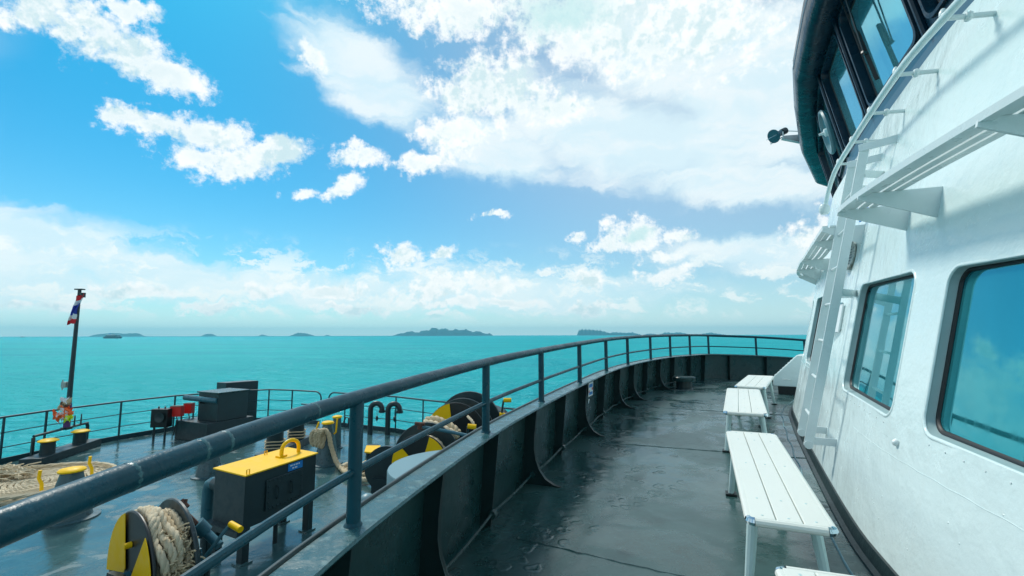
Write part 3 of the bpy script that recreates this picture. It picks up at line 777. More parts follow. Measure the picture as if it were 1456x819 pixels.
# sill band, flush strip of lighter blue above the white wall
MB().grid([[QP(i, .50, 2.93), QP(i, .455, 2.95), QP(i, S_IN+.01, 3.06), QP(i, S_IN, S_H)] for i in range(len(Q))]).build('sill_band', 'navymid', wh, smooth=0)
MB().grid([[QP(i, T_IN, T_H), QP(i, .10, T_H-.03), QP(i, .03, T_H-.02), QP(i, .0, T_H+.02), QP(i, -.015, T_H+.10), QP(i, -.015, T_H+.26), QP(i, .02, T_H+.36), QP(i, .10, T_H+.42), QP(i, .5, T_H+.46), QP(i, 2.2, T_H+.55)] for i in range(len(Q))]).build('brow', 'navy', wh, smooth=50)
MB().grid([[QP(i, -.018, T_H+.15), QP(i, -.024, T_H+.165), QP(i, -.018, T_H+.18)] for i in range(len(Q))]).build('brow_moulding', 'navymid', wh, smooth=50)
def facet(i):
    a0, b0 = QP(i, S_IN, S_H), QP(i+1, S_IN, S_H); a1, b1 = QP(i, T_IN, T_H), QP(i+1, T_IN, T_H)
    def F(u, v, d=0.):
        p = a0.lerp(b0, u).lerp(a1.lerp(b1, u), v); return p-nrm*d
    X = (b0-a0).normalized(); Y = ((a1+b1)/2-(a0+b0)/2).normalized(); nrm = X.cross(Y)
    if nrm.dot(QN[i]) > 0: nrm = -nrm
    return F, nrm, (b0-a0).length
for i in range(len(Q)-2):
    F, nrm, W_ = facet(i)
    mu = .105/W_; mv0, mv1 = .07, .93
    # facet plate with a rounded opening
    inn = [(x, y) for x, y in rrect(mu, 1-mu, mv0, mv1, .075, 5)]
    out = []
    for (x, y) in inn:
        dx, dy = x-.5, y-.5; k = min(.5/max(abs(dx), 1e-9), .5/max(abs(dy), 1e-9)); out.append((.5+dx*k, .5+dy*k))
    for c_, (X_, Y_) in enumerate(((1, 1), (0, 1), (0, 0), (1, 0))): out[c_*6+3] = (X_, Y_)
    fr_ = MB().grid([[F(x, y, .0), F(*o_, .0)] for (x, y), o_ in zip(inn, out)], close=True)
    frame = fr_.build('window_frame', 'navy', wh, smooth=0)
    def rg(e, d): return [F(x, y, d) for x, y in rrect(mu+e, 1-mu-e, mv0+e, mv1-e, .075, 5)]
    rr = [rg(-.028, -.002), rg(-.024, -.022), rg(-.004, -.022), rg(.0, .0), rg(.004, .07)]
    MB().grid([list(c) for c in zip(*rr)], close=True).build('window_reveal', 'navy', frame, smooth=50)
    rr = [rg(.003, .045), rg(.016, .04), rg(.022, .05)]
    MB().grid([list(c) for c in zip(*rr)], close=True).build('gasket', 'rubber', frame, smooth=50)
    MB().add([F(mu, mv0, .05), F(1-mu, mv0, .05), F(1-mu, mv1, .05), F(mu, mv1, .05)], [(0, 1, 2, 3)]).build('glass', 'glass2', frame, smooth=0)
    # corner post
    MB().tube([QP(i, S_IN-.012, S_H), QP(i, T_IN-.012, T_H)], .022, 8).build('corner_post', 'navy', wh)
# wipers on the large near pane
for i, (u0, u1, ub) in ((3, (.62, .70, .66)), (2, (.60, .70, .65))):
    F, nrm, W_ = facet(i)
    wp = thing('window_wiper', F(.6, .9, -.03), 'black pantograph wiper hanging over the %s wheelhouse pane' % ('large middle' if i == 3 else 'nearest'), 'wiper')
    MB().bar(F(u0, .98, -.05), F(u0+.03, .42, -.05), .014, .01).build('arm', 'rubber', wp)
    MB().bar(F(u1, .98, -.05), F(u0+.055, .42, -.05), .010, .01).build('arm', 'rubber', wp)
    MB().bar(F(ub+.03, .62, -.025), F(ub+.0, .16, -.025), .022, .03).build('blade', 'rubber', wp)
    MB().bar(F(u0+.03, .42, -.06), F(ub+.015, .40, -.02), .02, .02).build('pivot', 'machine', wp)
# round clear view screen
F, nrm, W_ = facet(5)
cv = thing('clear_view_screen', F(.5, .5, -.03), 'round spinning clear view screen on the far wheelhouse pane', 'window screen')
cc = F(.5, .52, -.035)
MB().lathe([(.26, 0), (.275, .012), (.285, .03), (.27, .05), (.245, .05), (.24, .012), (.235, 0)], cc-nrm*.02, 30, axis=nrm).build('ring', 'greyplate', cv)
MB().lathe([(.238, 0), (.238, .008)], cc-nrm*.01, 30, axis=nrm).build('disc', 'glass2', cv)
MB().lathe([(.05, 0), (.05, .03), (.02, .045), (.015, .09), (0, .09)], cc, 14, axis=nrm).build('hub', 'white2', cv)
# white grab rail running along under the windows
gb = thing('window_grab_rail', WP(4, WTOP, .15), 'white tubular grab rail on stand-offs curving below the wheelhouse windows', 'railing')
pts = [WP(s*.2, WTOP-.19, .20) for s in range(1, 31)]+[WP(6.2, WTOP-.21, .20), WP(6.35, WTOP-.27, .20), WP(6.45, WTOP-.38, .20), WP(6.47, WTOP-.52, .20)]
MB().tube(pts, .021, 12).build('tube', 'white', gb)
e = pts[-1]; MB().lathe([(0, -.055), (.035, -.05), (.05, -.02), (.05, .02), (.035, .05), (0, .055)], e, 14, axis=V(0, 0, 1)).build('end_ball', 'white2', gb)
for k in range(2, 30, 3):
    s = k*.2+.2; p = WP(s, WTOP-.19, .20); q = WP(s, WTOP-.37, -.01)
    q = V(q.x, q.y, p.z-.02); MB().tube([p, q+(q-p).normalized()*.05], .013, 8).build('stand_off', 'white2', gb)
    MB().lathe([(.022, -.012), (.026, 0), (.022, .012)], p.lerp(q, .55), 10, axis=(q-p)).build('collar', 'white2', gb)
    MB().lathe([(.0, .0), (.018, .0), (.016, .02), (.008, .035), (0, .04)], p+V(0, 0, .015), 10).build('cap_nut', 'white2', gb)

# searchlight on its bracket
def at(px, py, Y): d = ray(px, py); return V(d.x*Y, Y, ZC+d.z*Y)
Y0 = 7.2
sl = thing('searchlight', at(1106, 190, Y0), 'small floodlight on a white bracket sticking out left of the wheelhouse brow', 'floodlight')
a, b = at(1113, 197, Y0), at(1142, 198, 7.35)
MB().prism([a, a+V(.02, 0, .05), b+V(0, 0, .09), b-V(0, 0, .06)], V(0, .06, 0)).build('bracket_arm', 'white2', sl, smooth=0)
MB().tube([at(1115, 186, Y0), at(1142, 187, 7.35)], .008, 6).build('cable_rod', 'white2', sl)
hc = at(1104, 192, Y0); ax = (at(1096, 190, Y0)-at(1113, 184, Y0)).normalized(); ax = V(-.86, -.22, -.46).normalized()
MB().lathe([(.03, -.09), (.045, -.085), (.05, -.02), (.10, .06), (.112, .075), (.112, .09), (.10, .09)], hc-ax*.02, 20, axis=ax).build('lamp_housing', 'machineblue', sl)
MB().lathe([(0, .05), (.06, .06), (.112, .082)], hc-ax*.02, 20, axis=ax).build('lens', 'paper', sl)
MB().lathe([(.045, -.2), (.055, -.19), (.055, -.1), (.04, -.09)], hc-ax*.02, 16, axis=ax).build('back_housing', 'machine', sl)
sdv = ax.cross(V(0, 0, 1)).normalized()
MB().tube([hc+sdv*.13, hc+sdv*.13-V(0, 0, .10), a+V(0, .03, .03), hc-sdv*.13-V(0, 0, .10), hc-sdv*.13], .010, 6).build('yoke', 'white2', sl)
MB().tube([hc+ax*.07+sdv*.13, hc+ax*.13+sdv*.09, hc+ax*.16, hc+ax*.13-sdv*.09, hc+ax*.07-sdv*.13], .004, 5).build('guard_wire', 'chrome', sl)

# ventilation cowl box against the wall
def vbox():
    c0 = Vector((4.82, 8.45, 0)); z0 = deckz(4.9, 8.4)
    ax = V(.6, .8, 0); nx = V(.8, -.6, 0)   # nx away from the bulwark
    t = thing('vent_cowl', (c0.x, c0.y, z0), 'white sloping ventilation box with louvres at the foot of the house wall', 'vent')
    P = lambda a, b, h: c0+nx*a+ax*b+V(0, 0, z0+h)
    MB().box(P(.32, .2, .07), (.56, .62, .14), Matrix((nx, ax, V(0, 0, 1))).transposed()).build('plinth', 'black', t)
    prof = [(-.03, .14), (-.03, .30), (.36, .70), (.95, .70), (.95, .14)]
    MB().prism([P(a, -.12, h) for a, h in prof], ax*.66).build('casing', 'white', t, bevel=.015, smooth=30)
    for k in range(8):
        f = .08+k*.11; a = -.03+.39*f; h = .30+.40*f
        MB().bar(P(a-.006, -.05, h+.006), P(a-.006, .47, h+.006), .022, .006, up=V(-.7, 0, .7)).build('louvre', 'white2', t)
    q = P(.12, -.125, .27); MB().tube([q, q-ax*.03, q-ax*.03+nx*.12, q+nx*.12], .007, 6).build('handle', 'white2', t)
vbox()

# ------------------------------------------------------------------ benches
def bench(corner_nl, corner_fl, wdt, label, hs=.42, first=None):
    nl = Vector((*corner_nl, 0)); fl = Vector((*corner_fl, 0)); d = (fl-nl); L = d.length; d.normalize(); r = V(d.y, -d.x, 0)
    c = nl+d*L/2+r*wdt/2
    za = deckz(*(nl+r*wdt/2).xy); zb = deckz(*(fl+r*wdt/2).xy); z0 = (za+zb)/2
    org = V(c.x, c.y, z0); slope = (zb-za)/L
    t = thing('bench', org, label, 'bench', 'white slatted benches along the house wall')
    P = lambda a, b, h: c+d*a+r*b+V(0, 0, z0+h+slope*a)
    R = Matrix((r, (d+V(0, 0, slope)).normalized(), V(0, 0, 1))).transposed()
    sw = (wdt-.03)/3
    for k in (-1, 0, 1):
        MB().box(P(0, k*(sw+.002), hs-.012), (sw-.0015, L-.03, .022), R).build('slat', 'bench', t, bevel=.004)
    for k in (-1, 0, 1):
        for aa in (-L/2+.05, -L/2+.26, 0, L/2-.26, L/2-.05):
            MB().lathe([(.006, 0), (.005, .0015), (0, .002)], P(aa, k*(sw+.002), hs-.001), 8).build('screw', 'benchleg', t)
    # rounded edge mouldings
    for sd in (-1, 1):
        MB().tube([P(-L/2+.03, sd*(wdt/2-.008), hs-.018), P(L/2-.03, sd*(wdt/2-.008), hs-.018)], .018, 10).build('side_rail', 'bench', t)
        MB().tube([P(sd*(L/2-.008), -wdt/2+.03, hs-.018), P(sd*(L/2-.008), wdt/2-.03, hs-.018)], .018, 10).build('end_rail', 'bench', t)
        for s2 in (-1, 1):
            ctr = P(sd*(L/2-.03), s2*(wdt/2-.03), hs-.018); pts = []
            for q in range(6):
                a = math.pi/2*q/5; pts.append(P(sd*(L/2-.03+.022*math.cos(a)), s2*(wdt/2-.03+.022*math.sin(a)), hs-.018))
            MB().tube(pts, .019, 8).build('corner_cap', 'chrome', t)
    li = .24 if L > 1.2 else .15
    for sd in (-1, 1):
        MB().bar(P(sd*(L/2-li), -wdt/2+.035, hs-.036), P(sd*(L/2-li), wdt/2-.035, hs-.036), .03, .028).build('cross_bearer', 'benchleg', t)
        for s2 in (-1, 1):
            top = P(sd*(L/2-li), s2*(wdt/2-.045), hs-.03); bot = P(sd*(L/2-li+.05), s2*(wdt/2-.0), .012)
            lg = MB().tube([top, top.lerp(bot, .5), bot], [.027, .023, .019], 10).build('leg', 'benchleg', t)
            MB().box(bot+V(0, 0, -.004), (.075, .075, .012), R).build('foot_plate', 'black', lg)
    return t
bench((1.03, 2.09), (1.68, 3.66), .33, 'third white slatted bench from the far end, the large one in front')
bench((2.01, 4.42), (2.78, 5.98), .36, 'second white slatted bench from the far end, behind the large front one')
bench((2.98, 6.20), (3.86, 7.55), .36, 'farthest small white slatted bench, nearest the ventilation box')
bench((.44, .30), (.935, 1.71), .33, 'nearest white slatted bench, only its far end showing at the bottom edge')

# ------------------------------------------------------------------ fore deck
def low(px, py, h=0.): d = ray(px, py); k = (LOW+h-ZC)/d.z; p = d*k; return V(p.x, p.y, LOW+h)
TA = V(.42, .907, 0)          # athwartships axis of the machinery
def strands(mb, path, R, pitch=.22, n=5, closed=False, step=None):
    """three-strand laid rope along a path"""
    path = [Vector(p) for p in path]; N = len(path); L = 0; acc = [0]
    for a, b in zip(path, path[1:]): L += (b-a).length; acc.append(L)
    for st in range(3):
        pts = []
        for i, p in enumerate(path):
            t = (path[min(i+1, N-1)]-path[max(i-1, 0)])
            if t.length < 1e-9: t = V(0, 0, 1)
            t.normalize(); x = t.cross(V(.13, .21, 1)).normalized(); y = t.cross(x); a = 2*math.pi*(acc[i]/pitch)+2*math.pi*st/3
            pts.append(p+(x*math.cos(a)+y*math.sin(a))*R*.46)
        mb.tube(pts, R*.58, n)
    return mb

# flagpole on its frame
ff = thing('flagpole_stand', low(44, 657), 'low inverted U pipe frame carrying the flagpole at the left bow rail', 'frame')
fa, fb = low(44, 657), low(122, 634)
ha, hb = fa+V(0, 0, .58), fb+V(0, 0, .60)
MB().tube([fa, ha-V(0, 0, .03)], .035, 8).build('leg', 'machine', ff); MB().tube([fb, hb-V(0, 0, .08), hb-V(.0, 0, .0)+(fa-fb).normalized()*.04], .038, 8).build('leg', 'machine', ff)
MB().tube([ha, hb], .03, 8).build('crossbar', 'machine', ff)
for f in (.72, .85): MB().lathe([(.03, 0), (.018, .05), (.014, .26), (.0, .28)], ha.lerp(hb, f), 8).build('peg', 'machine', ff)
u = (90-44)/(122-44); pb = ha.lerp(hb, u*.97)
fp = thing('flagpole', pb, 'dark flagpole at the left bow with a small tattered striped flag', 'flagpole')
topz = ZC+ray(105, 412).z*pb.y
MB().tube([pb-V(0, 0, .02), V(pb.x, pb.y, pb.z+1.0), V(pb.x, pb.y, topz)], [.062, .052, .038], 10).build('pole', 'machine', fp)
MB().box((pb.x, pb.y, pb.z), (.16, .16, .06)).build('base_clamp', 'machine', fp)
MB().box((pb.x-.0, pb.y, topz+.01), (.20, .10, .03)).lathe([(.06, 0), (.06, .12)], (pb.x+.09, pb.y, topz-.2), 8).build('truck', 'machine', fp)
MB().box((pb.x-.14, pb.y, pb.z+1.08), (.12, .10, .14)).bar((pb.x-.2, pb.y, pb.z+.95), (pb.x-.21, pb.y, pb.z+1.2), .02, .02).build('pole_lamp', 'plaque', fp)
fl = thing('flag', (pb.x, pb.y, topz-.9), 'small red white and blue striped flag hanging limp at the top of the flagpole', 'flag')
z1 = topz-.17; z0 = ZC+ray(97, 461).z*pb.y; H = z1-z0
st = [(0, .17, 'flagred'), (.17, .33, 'flagwhite'), (.33, .67, 'flagblue'), (.67, .84, 'flagwhite'), (.84, 1.0, 'flagred')]
def flagpt(a, v):        # a across, v down
    x = pb.x-.02+.14*(.5-v)+(a-.35)*(.17+.05*math.sin(v*7)); y = pb.y-.07+.05*math.sin(a*9+v*6); return V(x, y, z1-H*v+.03*math.sin(a*8+v*5)+.05*a)
for v0, v1, m in st:
    MB().grid([[flagpt(i/10, v0+(v1-v0)*j/5) for j in range(6)] for i in range(11)]).build('stripe', m, fl, smooth=60)
rb = thing('ribbon_garland', (pb.x, pb.y, pb.z+.2), 'bright orange, lime and white ribbons tied round the lower flagpole', 'ribbons')
random.seed(11)
cols = [('flagwhite', .70, .0), ('rope', .66, .03), ('rust', .62, -.02), ('rope', .60, -.1), ('flagwhite', .46, .04), ('orange', .52, .06), ('orange', .46, .10), ('orange', .40, .14), ('orange', .36, -.30), ('orange', .31, -.22), ('orange', .33, -.14), ('flagwhite', .38, -.08), ('flagwhite', .33, .02), ('lime', .27, .12), ('lime', .32, .17), ('orange', .35, .10)]
for m, zz, dx in cols:
    mb = MB(); cx, cz = pb.x+dx*.8, pb.z+zz-.02
    for k in range(3):
        w2 = random.uniform(.06, .12); L = random.uniform(.14, .27); a0 = random.uniform(-.9, .9)+(1.2 if dx < -.1 else 0); rows = []
        for i in range(6):
            f = i/5; px_ = cx+(f-.5)*L*math.cos(a0); py_ = pb.y-.08+random.uniform(-.05, .05); pz_ = cz+(f-.5)*L*math.sin(a0)
            rows.append([V(px_, py_, pz_-w2/2), V(px_, py_-.03, pz_), V(px_, py_, pz_+w2/2)])
        mb.grid(rows)
    mb.build('ribbon', m, rb, smooth=60, recalc=False)
MB().lathe([(.070, 0), (.072, .25), (.07, .45), (.066, .55), (.06, .58)], (pb.x, pb.y, pb.z+.03), 10).build('wrapping', 'purple', rb)

# bollards
def cap_bollard(p, h, rc, rb_, label, mat_='bollard', pins=(), group='yellow capped mooring posts'):
    t = thing('mooring_bollard', p, label, 'bollard', group)
    MB().lathe([(rb_*1.35, 0), (rb_*1.35, .02), (rb_*1.02, .03), (rb_, .05), (rc*.84, h-.08), (rc*.80, h-.05), (rc*.8, h)], p, 26).build('post', mat_, t)
    MB().lathe([(rc*.75, h-.035), (rc, h-.03), (rc*1.02, h-.01), (rc*.9, h+.012), (rc*.4, h+.03), (0, h+.033)], p, 26).build('cap', 'yellow', t)
    for (dx, dz, L) in pins:
        a = p+V(dx, 0, h+dz); MB().tube([a, a+V(math.copysign(.03, dx), 0, L*.6), a+V(math.copysign(.0, dx), 0, L)], .018, 8).build('pin', 'yellow', t)
    return t
cap_bollard(low(96, 737), .76, .175, .30, 'tall tapered bollard with yellow cap beside the big flat rope coil')
cap_bollard(low(297, 676), .76, .13, .24, 'tapered bollard behind the yellow topped tank, its yellow cap peeping over the rail')
bC = low(464, 659)
cap_bollard(bC, .92, .135, .26, 'tapered bollard with a rope loop hung on its yellow pin')
bD = low(478, 637); cap_bollard(bD, .80, .12, .12, 'slim yellow capped bollard behind the bollard with the hanging rope')
MB_ = MB().tube([bD+V(.16, 0, .62), bD+V(.22, 0, .78), bD+V(.30, 0, .76), bD+V(.30, 0, .62), bD+V(.24, 0, .55)], .02, 7); tag(MB_.build('hook', 'machine'), 'dark bent hook standing right of the slim yellow capped bollard', 'hook')

def double_bollard(p, q, label, h=.42, r=.19, caps='yellow', wraps=0):
    t = thing('double_bollard', (p+q)/2, label, 'bollard')
    d = (q-p).normalized()
    MB().bar(p-d*.5+V(0, 0, .09), q+d*.5+V(0, 0, .09), .42, .18).build('base', 'machine', t, bevel=.01)
    for c in (p, q):
        MB().lathe([(r, .175), (r*.95, h-.06), (r*1.02, h-.03)], c, 20).build('post', 'machine', t)
        if caps: MB().lathe([(r*1.0, h-.03), (r*1.35, h-.02), (r*1.35, h), (r*.9, h+.03), (0, h+.04)], c, 20).build('cap', caps, t)
        else: MB().lathe([(r*1.0, h-.03), (r*1.15, h-.02), (r*1.15, h), (0, h+.02)], c, 20).build('cap', 'machine', t)
        for k in range(wraps):
            z = .24+k*.075; pts = [c+V((r+.025)*math.cos(a*.35), (r+.025)*math.sin(a*.35), z+.01*math.sin(a)) for a in range(19)]
            MB().tube(pts, .016, 6).build('rope_turn', 'rope', t)
    return t
double_bollard(low(66, 656), low(112, 640), 'pair of short yellow capped bollards on one dark base by the left bow rail', h=.48, r=.14)
double_bollard(low(390, 650), low(421, 634), 'pair of dark bollards wrapped with rope turns behind the yellow topped tank', h=.66, r=.19, caps=None, wraps=3)

# flat coil of rope with a frayed end
cc0 = low(48, 692)
coil = thing('rope_coil', cc0, 'large flat spiral coil of pale rope on the left of the fore deck', 'rope')
pts = []; R_ = .044
for k in range(14*44):
    a = k/44*2*math.pi; r = 1.20-.085*(k/44)
    pts.append(cc0+V(r*math.cos(a)*1.1, r*math.sin(a), .05+.012*math.sin(a*3+k*.01)+.03*max(0, (.35-r)/.35)))
strands(MB(), pts, R_, .24, 5).build('spiral', 'ropewhite', coil, smooth=60)
pts2 = [cc0+V(1.15*math.cos(a)*1.08, 1.14*math.sin(a), .13) for a in [k/44*2*math.pi for k in range(0, 44)]]
strands(MB(), pts2, R_, .24, 5).build('top_turn', 'ropewhite', coil, smooth=60)
fe = low(20, 686)+V(-.0, 0, .12)
fm = MB(); random.seed(5)
for k in range(90):
    a = fe+V(random.uniform(-.5, .1), random.uniform(-.2, .2), random.uniform(-.05, .12)); d = V(random.uniform(-.25, .5), random.uniform(-.15, .15), random.uniform(-.02, .16))
    fm.tube([a, a+d*.5+V(0, 0, .03), a+d], .012, 4)
tag(fm.build('frayed_end', 'ropewhite', coil, smooth=60), kind='stuff')
for k in range(3):
    strands(MB(), [fe+V(-.8+1.1*i/14, -.12+.1*k+.04*math.sin(i*.8+k), .02+.10*math.sin(math.pi*i/14)+.02*k) for i in range(15)], .045, .24, 5).build('loose_turn', 'ropewhite', coil, smooth=60)
for px, py, n_ in ((55, 706, 'left'), (127, 682, 'right')):
    p = low(px, py); tag(MB().tube([p+V(.05, 0, 0), p+V(.03, 0, .22), p+V(-.03, 0, .32), p+V(-.02, 0, .46)], .028, 8).build('deck_pin', 'yellow'), 'bent yellow deck pin standing in the rope coil, %s of the tall capped bollard' % n_, 'pin')

# rope hanging from bollard and knotted on the deck
hr = thing('hanging_rope', bC+V(-.1, 0, .6), 'beige rope looped on a yellow pin and trailing in a chain knot across the deck', 'rope')
q = lambda px, py, Y: at(px, py, Y)
yb = bC.y-.22
p0 = [q(458, 612, yb), q(463, 612, yb), q(468, 620, yb), q(470, 632, yb), q(474, 645, yb), q(478, 656, yb-.1)]
p0 += [low(483, 663, .05), low(492, 668, .06), low(503, 664, .05)]
def dense(p, n=6): return catmull(p, n)
strands(MB(), dense(p0, 9), .052, .26, 6).build('fall', 'rope', hr, smooth=60)
for k, (x0, ww) in enumerate(((444, 0), (449, 1), (453, 2), (456, 3))):
    pp = [q(458, 612, yb), q(x0+2, 613, yb-.03*k), q(x0-2, 622, yb-.03), q(x0+1, 633+ww, yb), q(x0+5, 622, yb+.03), q(457, 614, yb)]
    strands(MB(), dense(pp, 6), .045, .24, 5).build('loop', 'rope', hr, smooth=60)
kn = [(480, 660), (492, 672), (508, 677), (524, 672), (522, 663), (508, 659), (494, 660), (486, 666), (498, 671), (514, 668), (530, 660), (542, 657), (548, 663), (538, 671), (524, 676), (534, 668), (546, 668), (558, 674), (566, 678)]
strands(MB(), dense([low(x, y, .05+.05*(i % 2)) for i, (x, y) in enumerate(kn)], 8), .056, .26, 6).build('chain_knot', 'rope', hr, smooth=60)
kn2 = [(486, 664), (500, 659), (516, 661), (530, 666), (541, 661), (536, 655), (524, 656), (512, 664), (500, 675), (516, 682), (532, 678), (545, 671)]
strands(MB(), dense([low(x, y, .08+.05*((i+1) % 2)) for i, (x, y) in enumerate(kn2)], 8), .054, .26, 6).build('chain_knot', 'ropewhite', hr, smooth=60)
pn = bC+V(-.21, -.05, 0); MB().tube([V(pn.x, pn.y, LOW+.62), V(pn.x-.02, pn.y, LOW+.80), V(pn.x+.02, pn.y, LOW+.93)], .02, 8).build('pin', 'yellow', hr)
MB().tube([bC+V(.16, -.02, .66), bC+V(.2, -.02, .70), bC+V(.22, -.02, 1.0)], .02, 8).build('pin', 'yellow', hr)

# tank with yellow lid
tk = thing('yellow_top_tank', (-3.6, 6.9, LOW), 'dark steel tank on legs with a bright yellow lid behind the near guard rail', 'tank')
A = V(-3.44, 6.09, 0); d = V(.43, 1.12, 0).normalized(); e = V(-.60, .33, 0).normalized(); L, W_ = 1.20, .70
P = lambda a, b, h: A+d*a+e*b+V(0, 0, LOW+h)
MB().prism([P(0, 0, .43), P(L, 0, .43), P(L, W_, .43), P(0, W_, .43)], V(0, 0, .665)).build('body', 'machine', tk, bevel=.008, smooth=0)
MB().prism([P(-.02, -.02, 1.097), P(L+.02, -.02, 1.097), P(L+.02, W_+.02, 1.097), P(-.02, W_+.02, 1.097)], V(0, 0, .016)).build('lid', 'yellow', tk, smooth=0)
R = Matrix((d, -e, V(0, 0, 1))).transposed()
MB().box(P(.62, -.012, .76), (.62, .022, .40), R).build('access_panel', 'machine', tk, bevel=.006)
for k in range(9):
    for hh in (.585, .935): MB().lathe([(.011, 0), (.009, .012), (0, .014)], P(.36+.52*k/8, -.022, hh), 6, axis=-e).build('bolt', 'machine', tk)
for k in range(1, 5):
    for aa in (.345, .895): MB().lathe([(.011, 0), (.009, .012), (0, .014)], P(aa, -.022, .585+.35*k/5), 6, axis=-e).build('bolt', 'machine', tk)
for aa in (.50, .74): MB().tube([P(aa-.02, -.02, .68), P(aa-.02, -.06, .69), P(aa-.02, -.065, .83), P(aa-.02, -.02, .84)], .012, 6).build('handle', 'machine', tk)
lb = MB().box(P(.80, -.006, 1.025), (.26, .006, .10), R).build('label', 'blue', tk)
mb = MB()
for r_, ws in ((.022, (.05, .03, .045, .028)), (-.018, (.035, .05))):
    x = .70 if r_ > 0 else .74
    for w_ in ws: mb.box(P(x+w_/2, -.0105, 1.025+r_), (w_*.85, .002, .018), R); x += w_+.008
mb.build('worn_print', 'paper', lb)
for a_, b_ in ((.05, .05), (L-.08, .05), (.05, W_-.05), (L-.08, W_-.05)):
    MB().bar(P(a_, b_, 0), P(a_, b_, .44), .10, .10, up=d).build('leg', 'machine', tk, bevel=.004)
    MB().box(P(a_, b_, .01), (.18, .18, .02), R).build('foot_plate', 'lowdeck', tk)
MB().bar(P(-.03, -.02, .40), P(-.03, W_+.05, .40), .12, .07).build('base_beam', 'machine', tk)
pts = [P(L*.66, W_*.45, 1.11)]+[P(L*.66+.16*(1-math.cos(math.pi*k/8))/1, W_*.45, 1.20+.12*math.sin(math.pi*k/8)) for k in range(9)]+[P(L*.66+.32, W_*.45, 1.11)]
MB().tube(pts, .028, 10).build('lifting_ring', 'yellow', tk)
MB().box(P(L*.66, W_*.45, 1.125), (.14, .10, .025), R).build('ring_base', 'yellow', tk)
for a_, b_ in ((.03, .03), (L*.62, W_-.05)): MB().tube([P(a_, b_, 1.11), P(a_, b_, 1.165), P(a_+.04, b_, 1.165), P(a_+.04, b_, 1.11)], .008, 6).build('lug', 'yellow', tk)
MB().tube([P(.05, W_+.03, 1.09), P(.1, W_+.07, 1.10), P(.18, W_+.05, 1.09)], .008, 6).build('wire_loop', 'chrome', tk)
# outlet pipe at the left end
MB().tube([P(.1, W_, .86), P(.1, W_+.13, .86)], .09, 14).build('flange', 'machine', tk)
g = P(.1, W_+.15, .86); MB().tube([g-e*.03, g+e*.05, g+e*.12-V(0, 0, .03), g+e*.15-V(0, 0, .11), g+e*.15-V(0, 0, .55)], .075, 14).build('elbow_pipe', 'machineblue', tk)
MB().tube([g+e*.15-V(0, 0, .52), g+e*.15-V(0, 0, .86)], .05, 12).build('down_pipe', 'machine', tk)
MB().tube([P(.62, .15, .43), P(.62, .15, .0)], .03, 10).build('drain_pipe', 'machine', tk)
MB().lathe([(.05, -.04), (.07, -.03), (.07, .03), (.05, .04)], P(.62, .15, .36), 12).build('drain_valve', 'machine', tk)

# rope drums
def drum_disc(mb, c, ax, r, th=.03, n=40): return mb.lathe([(.05, -th/2), (r-.01, -th/2), (r, -th/2+.01), (r, th/2-.01), (r-.01, th/2), (.05, th/2)], c, n, axis=ax)
def sector_plates(parent, c, ax, r, angs, width=62, out=.035, th=.006, inner=.18):
    ax = Vector(ax).normalized(); up = V(0, 0, 1); x = (up-ax*up.dot(ax)).normalized(); y = ax.cross(x)
    for a0 in angs:
        poly = []
        for k in range(9):
            a = rad(a0-width/2+width*k/8); poly.append(c-ax*out+(x*math.cos(a)+y*math.sin(a))*r)
        a = rad(a0+width*.18); b = rad(a0-width*.18)
        poly += [c-ax*out+(x*math.cos(a)+y*math.sin(a))*r*inner, c-ax*out+(x*math.cos(b)+y*math.sin(b))*r*inner]
        MB().prism(poly, ax*th).build('warning_sector', 'yellow', parent, smooth=0)
def rope_drum(c, ax, r, length, label, sect=(), rope_r=.42, turns=6, big=1.0, frayed=True, outer=True, name='rope_drum', width=62, ropem=('ropewhite', 'rope')):
    ax = Vector(ax).normalized(); t = thing(name, (c.x, c.y, LOW), label, 'winch drum')
    e = c+ax*length
    MB().tube([c-ax*.25, e+ax*.25], .06, 12).build('shaft', 'machineblue', t)
    MB().tube([c, e], rope_r*.7, 20).build('core', 'machine', t)
    drum_disc(MB(), c, ax, r).build('flange', 'black', t)
    drum_disc(MB(), e, ax, r*big, .04).build('flange', 'machine', t)
    if sect: sector_plates(t, c, ax, r*.98, sect, width)
    x = (V(0, 0, 1)-ax*ax.z).normalized(); y = ax.cross(x)
    if turns:
        for k in range(turns):
            f = (k+.5)/turns; rr = rope_r*(1+.05*math.sin(k*2.1)); pts = []
            for i in range(49):
                a = 2*math.pi*i/48; pts.append(c+ax*(length*(f+.02*math.sin(a+k)))+(x*math.cos(a)+y*math.sin(a))*rr)
            strands(MB(), pts, length/turns*.56, .26, 5).build('rope_turn', ropem[k % 2 if k > 1 else 0], t, smooth=60)
    # bearing pedestal
    for cc in (c-ax*.14, e+ax*.14):
        MB().prism([V(cc.x, cc.y, LOW)+TA.cross(V(0, 0, 1))*-.28, V(cc.x, cc.y, LOW)+TA.cross(V(0, 0, 1))*.28, cc+TA.cross(V(0, 0, 1))*.10+V(0, 0, .08), cc-TA.cross(V(0, 0, 1))*.10+V(0, 0, .08)], ax*.05).build('pedestal', 'machine', t, smooth=0)
    return t, c, e, x, y
ax1 = V(.57, .82, 0)
c1 = at(188, 806, 4.50); c1.z = LOW+.66
t1, c_, e_, x_, y_ = rope_drum(c1, ax1, .59, .32, 'foreground rope drum with yellow and black flange, wound with thick pale rope', sect=(-58, 78), rope_r=.475, turns=5, width=78, big=1.04)
